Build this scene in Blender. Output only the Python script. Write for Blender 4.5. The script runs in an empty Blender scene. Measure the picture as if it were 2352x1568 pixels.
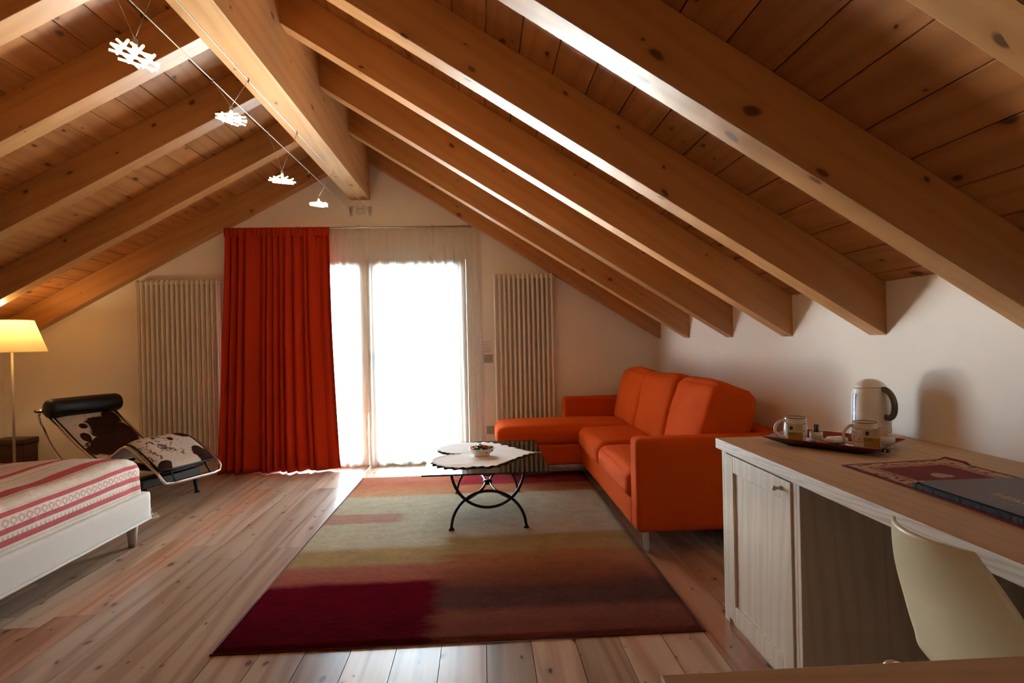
import bpy, bmesh, math, random
from mathutils import Vector, Matrix, noise

S = bpy.context.scene
COL = S.collection
PI = math.pi
RND = random.Random(7)

# ------------------------------------------------------------------ camera
CAM_H, FPX = 1.18, 1320.0
cam_d = bpy.data.cameras.new('camera')
cam_d.sensor_fit = 'HORIZONTAL'
cam_d.sensor_width = 36.0
cam_d.lens = FPX / 2352.0 * 36.0
cam_d.clip_start = 0.02
cam = bpy.data.objects.new('camera', cam_d)
COL.objects.link(cam)
_yaw, _pit, _rol = math.radians(3.02), math.radians(-0.10), math.radians(-1.25)
_f = Vector((math.sin(_yaw) * math.cos(_pit), math.cos(_yaw) * math.cos(_pit), math.sin(_pit)))
_r = Vector((math.cos(_yaw), -math.sin(_yaw), 0))
_u = _r.cross(_f)
_r2 = _r * math.cos(_rol) + _u * math.sin(_rol)
_u2 = -_r * math.sin(_rol) + _u * math.cos(_rol)
cam.matrix_world = Matrix(((_r2.x, _u2.x, -_f.x, 0), (_r2.y, _u2.y, -_f.y, 0),
                           (_r2.z, _u2.z, -_f.z, CAM_H), (0, 0, 0, 1)))
S.camera = cam

# ------------------------------------------------------------------ world, light, exposure
WORLD_STRENGTH = 44.0
SUN_STRENGTH = 2800.0
W = bpy.data.worlds.new('world')
S.world = W
W.use_nodes = True
_bg = W.node_tree.nodes['Background']
_bg.inputs[0].default_value = (0.66, 0.85, 1.0, 1)
_bg.inputs[1].default_value = WORLD_STRENGTH
S.view_settings.view_transform = 'Standard'
S.view_settings.look = 'None'
S.view_settings.gamma = 1.0
S.view_settings.use_curve_mapping = False
S.view_settings.exposure = -0.05
cy = S.cycles
cy.use_denoising = True
cy.max_bounces = 8
cy.diffuse_bounces = 5
cy.glossy_bounces = 3
cy.transmission_bounces = 4
cy.transparent_max_bounces = 12
cy.use_adaptive_sampling = True
cy.adaptive_threshold = 0.03
cy.adaptive_min_samples = 20
cy.caustics_reflective = False
cy.caustics_refractive = False
cy.sample_clamp_indirect = 30.0
cy.use_guiding = True
cy.use_surface_guiding = True
cy.guiding_training_samples = 40

# high midday sun: reaches the balcony paving outside the door, kept off the room by the roof overhang
_sl = bpy.data.lights.new('sun_offscreen', 'SUN')
_sl.energy = SUN_STRENGTH
_sl.color = (1.0, 0.98, 0.95)
_sl.angle = math.radians(0.53)
_so = bpy.data.objects.new('sun_offscreen', _sl)
COL.objects.link(_so)
_so.rotation_euler = (math.radians(-25), 0, 0)      # shines down and slightly towards the house

# daylight through the glazed door (portal: guides sky sampling, adds no light)
DOOR_X0, DOOR_X1, DOOR_TOP, END_Y = -2.10, -0.09, 2.035, 5.60
_pl = bpy.data.lights.new('door_portal', 'AREA')
_pl.shape = 'RECTANGLE'
_pl.size = DOOR_X1 - DOOR_X0
_pl.size_y = DOOR_TOP
_pl.cycles.is_portal = True
_po = bpy.data.objects.new('door_portal', _pl)
COL.objects.link(_po)
_po.location = ((DOOR_X0 + DOOR_X1) / 2, 5.735, DOOR_TOP / 2)
_po.rotation_euler = (-PI / 2, 0, 0)     # faces into the room (-Y)


def point_light(name, loc, power, col, radius):
    l = bpy.data.lights.new(name, 'POINT')
    l.energy = power
    l.color = col
    l.shadow_soft_size = radius
    o = bpy.data.objects.new(name, l)
    COL.objects.link(o)
    o.location = loc
    return o


# ------------------------------------------------------------------ node helpers
def new_mat(name):
    m = bpy.data.materials.new(name)
    m.use_nodes = True
    nt = m.node_tree
    return m, nt, nt.nodes['Principled BSDF'], nt.nodes['Material Output']


def nd(nt, kind, **kw):
    n = nt.nodes.new('ShaderNode' + kind)
    for k, v in kw.items():
        setattr(n, k, v)
    return n


def put(nt, sock, v):
    if hasattr(v, 'is_output'):
        nt.links.new(v, sock)
    elif isinstance(v, (tuple, list)) and sock.type == 'RGBA' and len(v) == 3:
        sock.default_value = (*v, 1)
    else:
        sock.default_value = v


def mth(nt, op, a, b=None, c=None, clamp=False):
    n = nd(nt, 'Math', operation=op, use_clamp=clamp)
    put(nt, n.inputs[0], a)
    if b is not None:
        put(nt, n.inputs[1], b)
    if c is not None:
        put(nt, n.inputs[2], c)
    return n.outputs[0]


def vmth(nt, op, a, b):
    n = nd(nt, 'VectorMath', operation=op)
    put(nt, n.inputs[0], a)
    put(nt, n.inputs[1], b)
    return n.outputs[0]


def mix(nt, f, a, b, mode='MIX'):
    n = nd(nt, 'Mix', data_type='RGBA', blend_type=mode)
    put(nt, n.inputs[0], f)
    put(nt, n.inputs[6], a)
    put(nt, n.inputs[7], b)
    return n.outputs[2]


def noise_t(nt, vec, scale, detail=3, rough=0.5, dist=0.0):
    n = nd(nt, 'TexNoise')
    if vec is not None:
        put(nt, n.inputs['Vector'], vec)
    n.inputs['Scale'].default_value = scale
    n.inputs['Detail'].default_value = detail
    n.inputs['Roughness'].default_value = rough
    n.inputs['Distortion'].default_value = dist
    return n.outputs[0]


def sstep(nt, x, a, b):
    n = nd(nt, 'MapRange', interpolation_type='SMOOTHSTEP')
    put(nt, n.inputs[0], x)
    n.inputs[1].default_value = a
    n.inputs[2].default_value = b
    return n.outputs[0]


def ramp(nt, fac, stops, interp='LINEAR'):
    n = nd(nt, 'ValToRGB')
    r = n.color_ramp
    r.interpolation = interp
    while len(r.elements) < len(stops):
        r.elements.new(0.5)
    for e, (p, c) in zip(r.elements, stops):
        e.position = p
        e.color = (*c, 1)
    put(nt, n.inputs[0], fac)
    return n.outputs[0]


def bump(nt, bsdf, h, strength, dist=0.01):
    n = nd(nt, 'Bump')
    n.inputs['Strength'].default_value = strength
    n.inputs['Distance'].default_value = dist
    put(nt, n.inputs['Height'], h)
    nt.links.new(n.outputs[0], bsdf.inputs['Normal'])


def plain(name, col, rough=0.6, metal=0.0, coat=0.0, nscale=0, namt=0.0, bmp=0.0, spec=0.5):
    m, nt, b, o = new_mat(name)
    b.inputs['Roughness'].default_value = rough
    b.inputs['Metallic'].default_value = metal
    b.inputs['Coat Weight'].default_value = coat
    b.inputs['Specular IOR Level'].default_value = spec
    if nscale:
        tc = nd(nt, 'TexCoord').outputs['Object']
        f = noise_t(nt, tc, nscale, 3)
        c2 = tuple(x * (1 - namt) for x in col)
        put(nt, b.inputs['Base Color'], mix(nt, f, col, c2))
        if bmp:
            bump(nt, b, f, bmp, 0.004)
    else:
        b.inputs['Base Color'].default_value = (*col, 1)
    return m


def wood(name, light, dark, along='Y', ring=9.0, ring_amt=0.55, streak=0.35, knots=0.0, knot_scale=4.0,
         knot_col=(0.05, 0.02, 0.01), rough=0.5, var=0.25, red=None, coat=0.0, bmp=0.0, spec=0.5, ksize=1.0, dist=7.0):
    m, nt, b, o = new_mat(name)
    b.inputs['Roughness'].default_value = rough
    b.inputs['Coat Weight'].default_value = coat
    b.inputs['Coat Roughness'].default_value = 0.25
    b.inputs['Specular IOR Level'].default_value = spec
    tc = nd(nt, 'TexCoord').outputs['Object']
    rnd = nd(nt, 'ObjectInfo').outputs['Random']
    off = nd(nt, 'CombineXYZ')
    for i, k in enumerate((17.3, 41.7, 29.1)):
        put(nt, off.inputs[i], mth(nt, 'MULTIPLY', rnd, k))
    v = vmth(nt, 'ADD', tc, off.outputs[0])
    ax = 'XYZ'.index(along)
    sc = [1.0, 1.0, 1.0]
    sc[ax] = 0.07
    vs = vmth(nt, 'MULTIPLY', v, tuple(sc))
    wv = nd(nt, 'TexWave', wave_type='BANDS', bands_direction='DIAGONAL')
    put(nt, wv.inputs['Vector'], vs)
    wv.inputs['Scale'].default_value = ring
    wv.inputs['Distortion'].default_value = dist
    wv.inputs['Detail'].default_value = 2.5
    wv.inputs['Detail Scale'].default_value = 1.3
    rings = mth(nt, 'POWER', wv.outputs['Fac'], 2.0)
    sc2 = [1.0, 1.0, 1.0]
    sc2[ax] = 0.02
    st = noise_t(nt, vmth(nt, 'MULTIPLY', v, tuple(sc2)), 55, 3)
    tone = noise_t(nt, vmth(nt, 'MULTIPLY', v, tuple(0.25 if i == ax else 1 for i in range(3))), 4.5, 2)
    f = mth(nt, 'MULTIPLY', rings, ring_amt)
    f = mth(nt, 'ADD', f, mth(nt, 'MULTIPLY', mth(nt, 'SUBTRACT', st, 0.5), streak))
    f = mth(nt, 'ADD', f, mth(nt, 'MULTIPLY', mth(nt, 'SUBTRACT', tone, 0.45), 0.7), clamp=True)
    c = mix(nt, f, light, dark)
    if red:
        r1 = sstep(nt, mth(nt, 'FRACT', mth(nt, 'MULTIPLY', rnd, 7.31)), 0.55, 0.95)
        c = mix(nt, mth(nt, 'MULTIPLY', r1, 0.75), c, mix(nt, 1.0, c, red, 'MULTIPLY'))
    if var:
        val = mth(nt, 'ADD', mth(nt, 'MULTIPLY', mth(nt, 'FRACT', mth(nt, 'MULTIPLY', rnd, 3.7)), var), 1 - var * 0.6)
        hs = nd(nt, 'HueSaturation')
        put(nt, hs.inputs['Value'], val)
        put(nt, hs.inputs['Color'], c)
        c = hs.outputs[0]
    if knots:
        spk = nd(nt, 'SeparateXYZ')
        put(nt, spk.inputs[0], v)
        ot = [spk.outputs[i] for i in range(3) if i != ax]
        cbk = nd(nt, 'CombineXYZ')
        put(nt, cbk.inputs[0], mth(nt, 'MULTIPLY', spk.outputs[ax], 0.55))
        put(nt, cbk.inputs[1], mth(nt, 'ADD', ot[0], ot[1]))
        vk = cbk.outputs[0]
        nz = nd(nt, 'TexNoise')
        put(nt, nz.inputs['Vector'], vk)
        nz.inputs['Scale'].default_value = 14
        nz.inputs['Detail'].default_value = 0
        vk = vmth(nt, 'ADD', vk, vmth(nt, 'MULTIPLY', vmth(nt, 'SUBTRACT', nz.outputs[1], (0.5, 0.5, 0.5)),
                                      (0.035, 0.035, 0.035)))
        vo = nd(nt, 'TexVoronoi', voronoi_dimensions='2D')
        put(nt, vo.inputs['Vector'], vk)
        vo.inputs['Scale'].default_value = knot_scale
        sep = nd(nt, 'SeparateColor')
        put(nt, sep.inputs[0], vo.outputs['Color'])
        keep = sstep(nt, sep.outputs[0], 1 - knots, 1 - knots + 0.02)
        size = mth(nt, 'ADD', mth(nt, 'MULTIPLY', mth(nt, 'POWER', sep.outputs[1], 2.0), 0.085 * ksize), 0.025 * ksize)
        d = mth(nt, 'DIVIDE', vo.outputs['Distance'], size)
        core = mth(nt, 'MULTIPLY', mth(nt, 'SUBTRACT', 1.0, sstep(nt, d, 0.55, 1.15)), keep)
        halo = mth(nt, 'MULTIPLY', mth(nt, 'SUBTRACT', 1.0, sstep(nt, d, 0.8, 3.0)), mth(nt, 'MULTIPLY', keep, 0.45))
        c = mix(nt, halo, c, dark)
        c = mix(nt, mth(nt, 'MULTIPLY', core, 0.88), c, knot_col)
    put(nt, b.inputs['Base Color'], c)
    if bmp:
        bump(nt, b, f, bmp, 0.002)
    return m


# ------------------------------------------------------------------ mesh helpers
class MB:
    def __init__(s):
        s.v, s.f, s.mi, s.uv, s.sm = [], [], [], {}, []

    def add(s, vs, fs, mi=0, smooth=False):
        k = len(s.v)
        s.v += [Vector(p) for p in vs]
        for f in fs:
            s.f.append([k + i for i in f])
            s.mi.append(mi)
            s.sm.append(smooth)
        return s

    def box(s, a, b, mi=0):
        x0, y0, z0 = a
        x1, y1, z1 = b
        return s.add([(x0, y0, z0), (x1, y0, z0), (x1, y1, z0), (x0, y1, z0), (x0, y0, z1), (x1, y0, z1), (x1, y1, z1), (x0, y1, z1)],
                     [(0, 3, 2, 1), (4, 5, 6, 7), (0, 1, 5, 4), (1, 2, 6, 5), (2, 3, 7, 6), (3, 0, 4, 7)], mi)

    def prism(s, poly, ax, a, b, mi=0, smooth=False):
        """poly: 2D points in the two other axes (cyclic order), extruded along axis ax from a to b"""
        def P(p, t):
            if ax == 0:
                return (t, p[0], p[1])
            if ax == 1:
                return (p[0], t, p[1])
            return (p[0], p[1], t)
        n = len(poly)
        vs = [P(p, a) for p in poly] + [P(p, b) for p in poly]
        s.add(vs, [list(range(n))[::-1], list(range(n, 2 * n))], mi, False)
        k = len(s.v) - 2 * n
        for i in range(n):
            j = (i + 1) % n
            s.f.append([k + i, k + j, k + n + j, k + n + i])
            s.mi.append(mi)
            s.sm.append(smooth)
        return s

    def tube(s, pts, r, n=8, closed=False, mi=0, caps=True):
        pts = [Vector(p) for p in pts]
        m = len(pts)
        rs = r if isinstance(r, (list, tuple)) else [r] * m
        k = len(s.v)
        t0 = (pts[1] - pts[0]).normalized()
        up = Vector((0, 0, 1)) if abs(t0.z) < 0.9 else Vector((1, 0, 0))
        nrm = (up - t0 * up.dot(t0)).normalized()
        for i, p in enumerate(pts):
            if closed:
                t = (pts[(i + 1) % m] - pts[i - 1]).normalized()
            elif i == 0:
                t = (pts[1] - p).normalized()
            elif i == m - 1:
                t = (p - pts[i - 1]).normalized()
            else:
                t = (pts[i + 1] - pts[i - 1]).normalized()
            nrm = (nrm - t * nrm.dot(t)).normalized()
            bn = t.cross(nrm)
            for j in range(n):
                a = 2 * PI * j / n
                s.v.append(p + (nrm * math.cos(a) + bn * math.sin(a)) * rs[i])
        for i in range(m if closed else m - 1):
            i2 = (i + 1) % m
            for j in range(n):
                j2 = (j + 1) % n
                s.f.append([k + i * n + j, k + i * n + j2, k + i2 * n + j2, k + i2 * n + j])
                s.mi.append(mi)
                s.sm.append(True)
        if not closed and caps:
            s.f.append([k + j for j in range(n)][::-1])
            s.f.append([k + (m - 1) * n + j for j in range(n)])
            s.mi += [mi, mi]
            s.sm += [False, False]
        return s

    def lathe(s, prof, c=(0, 0, 0), n=32, mi=0):
        """prof: (r, z) pairs"""
        k = len(s.v)
        c = Vector(c)
        for r, z in prof:
            for j in range(n):
                a = 2 * PI * j / n
                s.v.append(c + Vector((r * math.cos(a), r * math.sin(a), z)))
        for i in range(len(prof) - 1):
            for j in range(n):
                j2 = (j + 1) % n
                s.f.append([k + i * n + j, k + i * n + j2, k + (i + 1) * n + j2, k + (i + 1) * n + j])
                s.mi.append(mi)
                s.sm.append(True)
        if prof[0][0] > 1e-5:
            s.f.append([k + j for j in range(n)][::-1])
            s.mi.append(mi)
            s.sm.append(False)
        if prof[-1][0] > 1e-5:
            q = k + (len(prof) - 1) * n
            s.f.append([q + j for j in range(n)])
            s.mi.append(mi)
            s.sm.append(False)
        return s

    def grid(s, fn, nu, nv, mi=0, thick=None, uvfn=None, closed_u=False):
        k = len(s.v)
        for j in range(nv + 1):
            for i in range(nu + 1):
                s.v.append(Vector(fn(i / nu, j / nv)))
                if uvfn:
                    s.uv[len(s.v) - 1] = uvfn(i / nu, j / nv)
        for j in range(nv):
            for i in range(nu):
                s.f.append([k + j * (nu + 1) + i, k + j * (nu + 1) + i + 1, k + (j + 1) * (nu + 1) + i + 1, k + (j + 1) * (nu + 1) + i])
                s.mi.append(mi)
                s.sm.append(True)
        return s


ORG = {}


def mesh_from(mb, name, mats, org=(0, 0, 0), frame=None):
    me = bpy.data.meshes.new(name)
    inv = frame.inverted() if frame is not None else None
    vs = [(inv @ v) if inv is not None else (v - Vector(org)) for v in mb.v]
    me.from_pydata(vs, [], mb.f)
    for m in (mats if isinstance(mats, (list, tuple)) else [mats]):
        me.materials.append(m)
    for p, mi, sm in zip(me.polygons, mb.mi, mb.sm):
        p.material_index = mi
        p.use_smooth = sm
    if mb.uv:
        ul = me.uv_layers.new(name='UVMap')
        for l in me.loops:
            ul.data[l.index].uv = mb.uv.get(l.vertex_index, (0, 0))
    me.update()
    return me


def tag(o, label=None, cat=None, group=None, kind=None):
    if label:
        o['label'] = label
    if cat:
        o['category'] = cat
    if group:
        o['group'] = group
    if kind:
        o['kind'] = kind
    return o


def thing(name, loc, label, cat, rotz=0.0, group=None, local=False, kind=None):
    o = bpy.data.objects.new(name, None)
    o.empty_display_size = 0.1
    COL.objects.link(o)
    o.location = loc
    o.rotation_euler = (0, 0, rotz)
    ORG[o.name] = Vector((0, 0, 0)) if local else Vector(loc)
    return tag(o, label, cat, group, kind)


def build(mb, name, mats, parent=None, org=None, frame=None, bev=0.0, bseg=2, sub=0, label=None, cat=None, group=None, kind=None):
    if parent is not None:
        base = ORG[parent.name]
        if frame is not None:
            me = mesh_from(mb, name, mats, frame=frame)
        else:
            me = mesh_from(mb, name, mats, org=base)
    else:
        base = Vector(org) if org is not None else Vector((0, 0, 0))
        me = mesh_from(mb, name, mats, org=base)
    o = bpy.data.objects.new(name, me)
    COL.objects.link(o)
    if parent is not None:
        o.parent = parent
        if frame is not None:
            o.matrix_local = Matrix.Translation(-base) @ frame
    else:
        o.location = base
    ORG[o.name] = base
    if bev:
        md = o.modifiers.new('bevel', 'BEVEL')
        md.width = bev
        md.segments = bseg
        md.limit_method = 'ANGLE'
        md.angle_limit = math.radians(40)
        md.harden_normals = False
    if sub:
        md = o.modifiers.new('subsurf', 'SUBSURF')
        md.levels = sub
        md.render_levels = sub
    return tag(o, label, cat, group, kind)


def dup(o, parent=None, loc=None, rotz=None, label=None, group=None, mat=None):
    c = o.copy()
    COL.objects.link(c)
    ORG[c.name] = ORG[o.name]
    if parent is not None:
        c.parent = parent
    if loc is not None:
        c.location = loc
    if rotz is not None:
        c.rotation_euler = (c.rotation_euler[0], c.rotation_euler[1], rotz)
    if label:
        c['label'] = label
    if group:
        c['group'] = group
    for ch in list(o.children):
        dup(ch, parent=c)
    return c


def rbox(a, b, r, n=6, puff=(0, 0, 0), wr=0.0, wf=9.0, seed=0):
    """soft rounded box between corners a and b with radius r, puffed faces and cloth wrinkles"""
    mb = MB()
    a, b = Vector(a), Vector(b)
    c, h = (a + b) / 2, (b - a) / 2
    bm = bmesh.new()
    bmesh.ops.create_cube(bm, size=2)
    bmesh.ops.subdivide_edges(bm, edges=bm.edges[:], cuts=n * 2 - 1, use_grid_fill=True)
    idx = {}
    for v in bm.verts:
        p = v.co
        # denser towards the edges
        q = Vector([math.copysign(1 - (1 - abs(t)) ** 1.5, t) for t in p])
        w = Vector((q.x * h.x, q.y * h.y, q.z * h.z))
        inner = Vector([max(-(h[i] - r), min(h[i] - r, w[i])) for i in range(3)])
        d = w - inner
        on = [abs(abs(p[i]) - 1) < 1e-4 for i in range(3)]
        if d.length > 1e-9:
            w2 = inner + d.normalized() * r if sum(1 for t in range(3) if abs(d[t]) > 1e-6) > 0 else w
        else:
            w2 = w
        for i in range(3):
            if on[i] and puff[i]:
                o1, o2 = [k for k in range(3) if k != i]
                amt = (math.cos(q[o1] * PI / 2) * math.cos(q[o2] * PI / 2)) ** 0.6 if abs(q[o1]) < 1 and abs(q[o2]) < 1 else 0
                w2[i] += math.copysign(1, p[i]) * puff[i] * amt
        w2 = w2 + c
        if wr:
            nn = noise.noise(Vector((w2.x * wf, w2.y * wf * 0.6, w2.z * wf * 0.8)) + Vector((seed * 3.1, 0, 0)))
            n2 = noise.noise(Vector((w2.x * wf * 2.7, w2.y * wf * 1.2, w2.z * wf * 2.2)) + Vector((seed * 5.1, 7, 0)))
            dn = d.normalized() if d.length > 1e-9 else Vector((0, 0, 1))
            w2 += dn * (nn * wr + n2 * wr * 0.4)
        idx[v.index] = len(mb.v)
        mb.v.append(w2)
    for f in bm.faces:
        mb.f.append([idx[v.index] for v in f.verts])
        mb.mi.append(0)
        mb.sm.append(True)
    bm.free()
    return mb


def arc(cx, cz, rx, rz, a0, a1, n):
    return [(cx + rx * math.cos(a0 + (a1 - a0) * i / n), cz + rz * math.sin(a0 + (a1 - a0) * i / n)) for i in range(n + 1)]


def smooth_path(pts, it=2):
    pts = [Vector(p) for p in pts]
    for _ in range(it):
        q = [pts[0]]
        for i in range(len(pts) - 1):
            q.append(pts[i].lerp(pts[i + 1], 0.25))
            q.append(pts[i].lerp(pts[i + 1], 0.75))
        q.append(pts[-1])
        pts = q
    return pts


# ------------------------------------------------------------------ materials
m_wall = plain('plaster_white', (0.86, 0.82, 0.78), 0.9, nscale=6, namt=0.04, spec=0.2)
m_board = wood('pine_boards', (0.52, 0.230, 0.072), (0.34, 0.125, 0.032), 'Y', 7, 0.45, 0.35, 0.62, 7.0,
               (0.07, 0.02, 0.008), 0.40, 0.22, spec=0.5, ksize=1.3)
m_rafter = wood('spruce_rafter', (0.52, 0.255, 0.090), (0.39, 0.165, 0.050), 'X', 7, 0.4, 0.3, 0.55, 6.0,
                (0.10, 0.035, 0.012), 0.39, 0.12, spec=0.5, ksize=1.0)
m_beam = wood('spruce_ridge_beam', (0.55, 0.31, 0.13), (0.42, 0.21, 0.075), 'Y', 6, 0.4, 0.3, 0.5, 5.0,
              (0.14, 0.055, 0.02), 0.6, 0.0, spec=0.2, ksize=0.8)
m_floor = wood('larch_floorboards', (0.55, 0.42, 0.325), (0.30, 0.165, 0.10), 'Y', 5.0, 0.60, 0.55, 0.72, 7.5,
               (0.05, 0.02, 0.012), 0.32, 0.62, red=(0.76, 0.44, 0.31), coat=0.2, spec=0.5, ksize=1.0, dist=11.0)
m_subfloor = plain('dark_subfloor', (0.05, 0.03, 0.02), 0.9, nscale=8, namt=0.3)
m_ash = wood('whitewashed_ash', (0.72, 0.64, 0.54), (0.55, 0.45, 0.34), 'Z', 12, 0.45, 0.55, rough=0.5, var=0.0)
m_ash_top = wood('whitewashed_ash_top', (0.60, 0.45, 0.30), (0.47, 0.33, 0.205), 'Y', 12, 0.35, 0.55, rough=0.6, var=0.0, spec=0.15)
m_ash_edge = wood('whitewashed_ash_edge', (0.74, 0.67, 0.58), (0.50, 0.42, 0.34), 'Y', 40, 0.7, 0.6, rough=0.5, var=0.0)
m_frame_w = wood('oiled_larch_frame', (0.62, 0.44, 0.24), (0.46, 0.30, 0.14), 'Z', 8, 0.5, 0.4, rough=0.45, var=0.0)
m_rad = plain('radiator_enamel', (0.80, 0.74, 0.66), 0.35, nscale=5, namt=0.03)
m_chrome = plain('polished_chrome', (0.85, 0.85, 0.87), 0.08, 1.0, nscale=3, namt=0.03)
m_steel = plain('brushed_steel', (0.62, 0.61, 0.60), 0.3, 1.0, nscale=30, namt=0.15)
m_black = plain('black_steel', (0.012, 0.014, 0.017), 0.45, nscale=20, namt=0.3)
m_iron = plain('wrought_iron', (0.035, 0.034, 0.038), 0.32, 0.6, nscale=25, namt=0.3, bmp=0.1)
m_leather = plain('black_leather', (0.010, 0.011, 0.013), 0.5, nscale=60, namt=0.4, bmp=0.25)
m_white_pl = plain('white_plastic', (0.78, 0.75, 0.70), 0.35, nscale=4, namt=0.03)
m_cream_pl = plain('cream_plastic', (0.74, 0.66, 0.44), 0.38, nscale=5, namt=0.05)
m_grey_pl = plain('grey_plastic', (0.13, 0.12, 0.11), 0.45, nscale=10, namt=0.1)
m_lgrey = plain('silver_grey_plastic', (0.42, 0.40, 0.37), 0.4, nscale=10, namt=0.05)
m_dgrey = plain('dark_grey_plastic', (0.10, 0.10, 0.10), 0.4, nscale=10, namt=0.1)
m_ceram = plain('glazed_white_ceramic', (0.80, 0.77, 0.72), 0.12, coat=0.3, nscale=4, namt=0.03)
m_paper = plain('paper', (0.80, 0.77, 0.73), 0.8, nscale=20, namt=0.03)
m_ink = plain('printed_ink', (0.30, 0.28, 0.30), 0.8, nscale=20, namt=0.1)
m_dark_wood = wood('dark_walnut', (0.075, 0.028, 0.012), (0.035, 0.013, 0.006), 'X', 9, 0.5, 0.4, rough=0.45, var=0.0)
m_cover = plain('white_slipcover', (0.66, 0.64, 0.61), 0.85, nscale=14, namt=0.06, bmp=0.25, spec=0.2)
m_bedleg = plain('lacquered_bed_leg', (0.42, 0.38, 0.35), 0.35, nscale=10, namt=0.1)
m_mattress = plain('mattress_ticking', (0.76, 0.73, 0.69), 0.9, nscale=20, namt=0.05)
m_gold = plain('gold_foil', (0.70, 0.50, 0.22), 0.35, 0.8, nscale=40, namt=0.3)
m_folder = plain('plum_leatherette', (0.105, 0.060, 0.066), 0.5, nscale=90, namt=0.15, bmp=0.15)
m_pages = plain('black_page_block', (0.012, 0.013, 0.014), 0.7, nscale=60, namt=0.5)


def fabric(name, col, dark, scale=220, rough=0.85, sheen=0.25, big=0.15, translucent=0.0):
    m, nt, b, o = new_mat(name)
    tc = nd(nt, 'TexCoord').outputs['Object']
    weave = noise_t(nt, tc, scale, 2)
    soft = noise_t(nt, tc, 3.5, 3)
    f = mth(nt, 'ADD', mth(nt, 'MULTIPLY', weave, 0.6), mth(nt, 'MULTIPLY', soft, big * 2), clamp=True)
    put(nt, b.inputs['Base Color'], mix(nt, f, col, dark))
    b.inputs['Roughness'].default_value = rough
    b.inputs['Specular IOR Level'].default_value = 0.05
    b.inputs['Sheen Weight'].default_value = sheen
    b.inputs['Sheen Tint'].default_value = (*col, 1)
    bump(nt, b, weave, 0.25, 0.002)
    if translucent:
        tr = nd(nt, 'BsdfTranslucent')
        tr.inputs[0].default_value = (*col, 1)
        mx = nd(nt, 'MixShader')
        mx.inputs[0].default_value = translucent
        nt.links.new(b.outputs[0], mx.inputs[1])
        nt.links.new(tr.outputs[0], mx.inputs[2])
        nt.links.new(mx.outputs[0], o.inputs[0])
    return m


m_sofa = fabric('orange_upholstery', (0.63, 0.098, 0.010), (0.36, 0.034, 0.004), 180, sheen=0.30)
m_curtain = fabric('red_curtain_cloth', (0.58, 0.055, 0.018), (0.40, 0.030, 0.011), 260, sheen=0.1, translucent=0.04)


def sheer_mat():
    m, nt, b, o = new_mat('white_voile')
    tc = nd(nt, 'TexCoord').outputs['Object']
    w = noise_t(nt, vmth(nt, 'MULTIPLY', tc, (1, 1, 0.2)), 60, 2)
    col = mix(nt, w, (0.88, 0.86, 0.83), (0.80, 0.78, 0.75))
    df = nd(nt, 'BsdfDiffuse')
    put(nt, df.inputs[0], col)
    tl = nd(nt, 'BsdfTranslucent')
    put(nt, tl.inputs[0], col)
    tp = nd(nt, 'BsdfTransparent')
    m1 = nd(nt, 'MixShader')
    m1.inputs[0].default_value = 0.75
    nt.links.new(df.outputs[0], m1.inputs[1])
    nt.links.new(tl.outputs[0], m1.inputs[2])
    m2 = nd(nt, 'MixShader')
    m2.inputs[0].default_value = 0.36
    nt.links.new(m1.outputs[0], m2.inputs[1])
    nt.links.new(tp.outputs[0], m2.inputs[2])
    nt.links.new(m2.outputs[0], o.inputs[0])
    return m


def pane_mat(name, tint, ior=1.45):
    m, nt, b, o = new_mat(name)
    tc = nd(nt, 'TexCoord').outputs['Object']
    w = noise_t(nt, tc, 0.8, 1)
    tp = nd(nt, 'BsdfTransparent')
    put(nt, tp.inputs[0], mix(nt, w, tint, tuple(t * 0.98 for t in tint)))
    gl = nd(nt, 'BsdfGlossy')
    gl.inputs['Roughness'].default_value = 0.02
    fr = nd(nt, 'Fresnel')
    fr.inputs[0].default_value = ior
    mx = nd(nt, 'MixShader')
    nt.links.new(fr.outputs[0], mx.inputs[0])
    nt.links.new(tp.outputs[0], mx.inputs[1])
    nt.links.new(gl.outputs[0], mx.inputs[2])
    nt.links.new(mx.outputs[0], o.inputs[0])
    return m


m_sheer = sheer_mat()
m_pane = pane_mat('window_glass', (0.95, 0.97, 0.96))
m_tglass = pane_mat('table_glass', (0.86, 0.93, 0.90), 1.5)
m_tedge = plain('table_glass_edge', (0.02, 0.06, 0.055), 0.08, nscale=8, namt=0.3)


def shade_mat():
    m, nt, b, o = new_mat('lampshade_parchment')
    tc = nd(nt, 'TexCoord').outputs['Object']
    w = noise_t(nt, tc, 40, 2)
    col = mix(nt, w, (0.86, 0.72, 0.38), (0.80, 0.66, 0.33))
    df = nd(nt, 'BsdfDiffuse')
    put(nt, df.inputs[0], col)
    tl = nd(nt, 'BsdfTranslucent')
    put(nt, tl.inputs[0], col)
    mx = nd(nt, 'MixShader')
    mx.inputs[0].default_value = 0.55
    nt.links.new(df.outputs[0], mx.inputs[1])
    nt.links.new(tl.outputs[0], mx.inputs[2])
    nt.links.new(mx.outputs[0], o.inputs[0])
    return m


m_shade = shade_mat()


def glow_mat(name, col, strength):
    m, nt, b, o = new_mat(name)
    tc = nd(nt, 'TexCoord').outputs['Object']
    w = noise_t(nt, tc, 30, 1)
    put(nt, b.inputs['Base Color'], mix(nt, w, (0.9, 0.88, 0.84), (0.84, 0.82, 0.78)))
    b.inputs['Roughness'].default_value = 0.15
    b.inputs['Emission Color'].default_value = (*col, 1)
    b.inputs['Emission Strength'].default_value = strength
    return m


m_rod = glow_mat('lit_glass_rods', (1.0, 0.80, 0.50), 1.6)
m_bulb = glow_mat('halogen_bulb', (1.0, 0.83, 0.58), 60.0)


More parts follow.
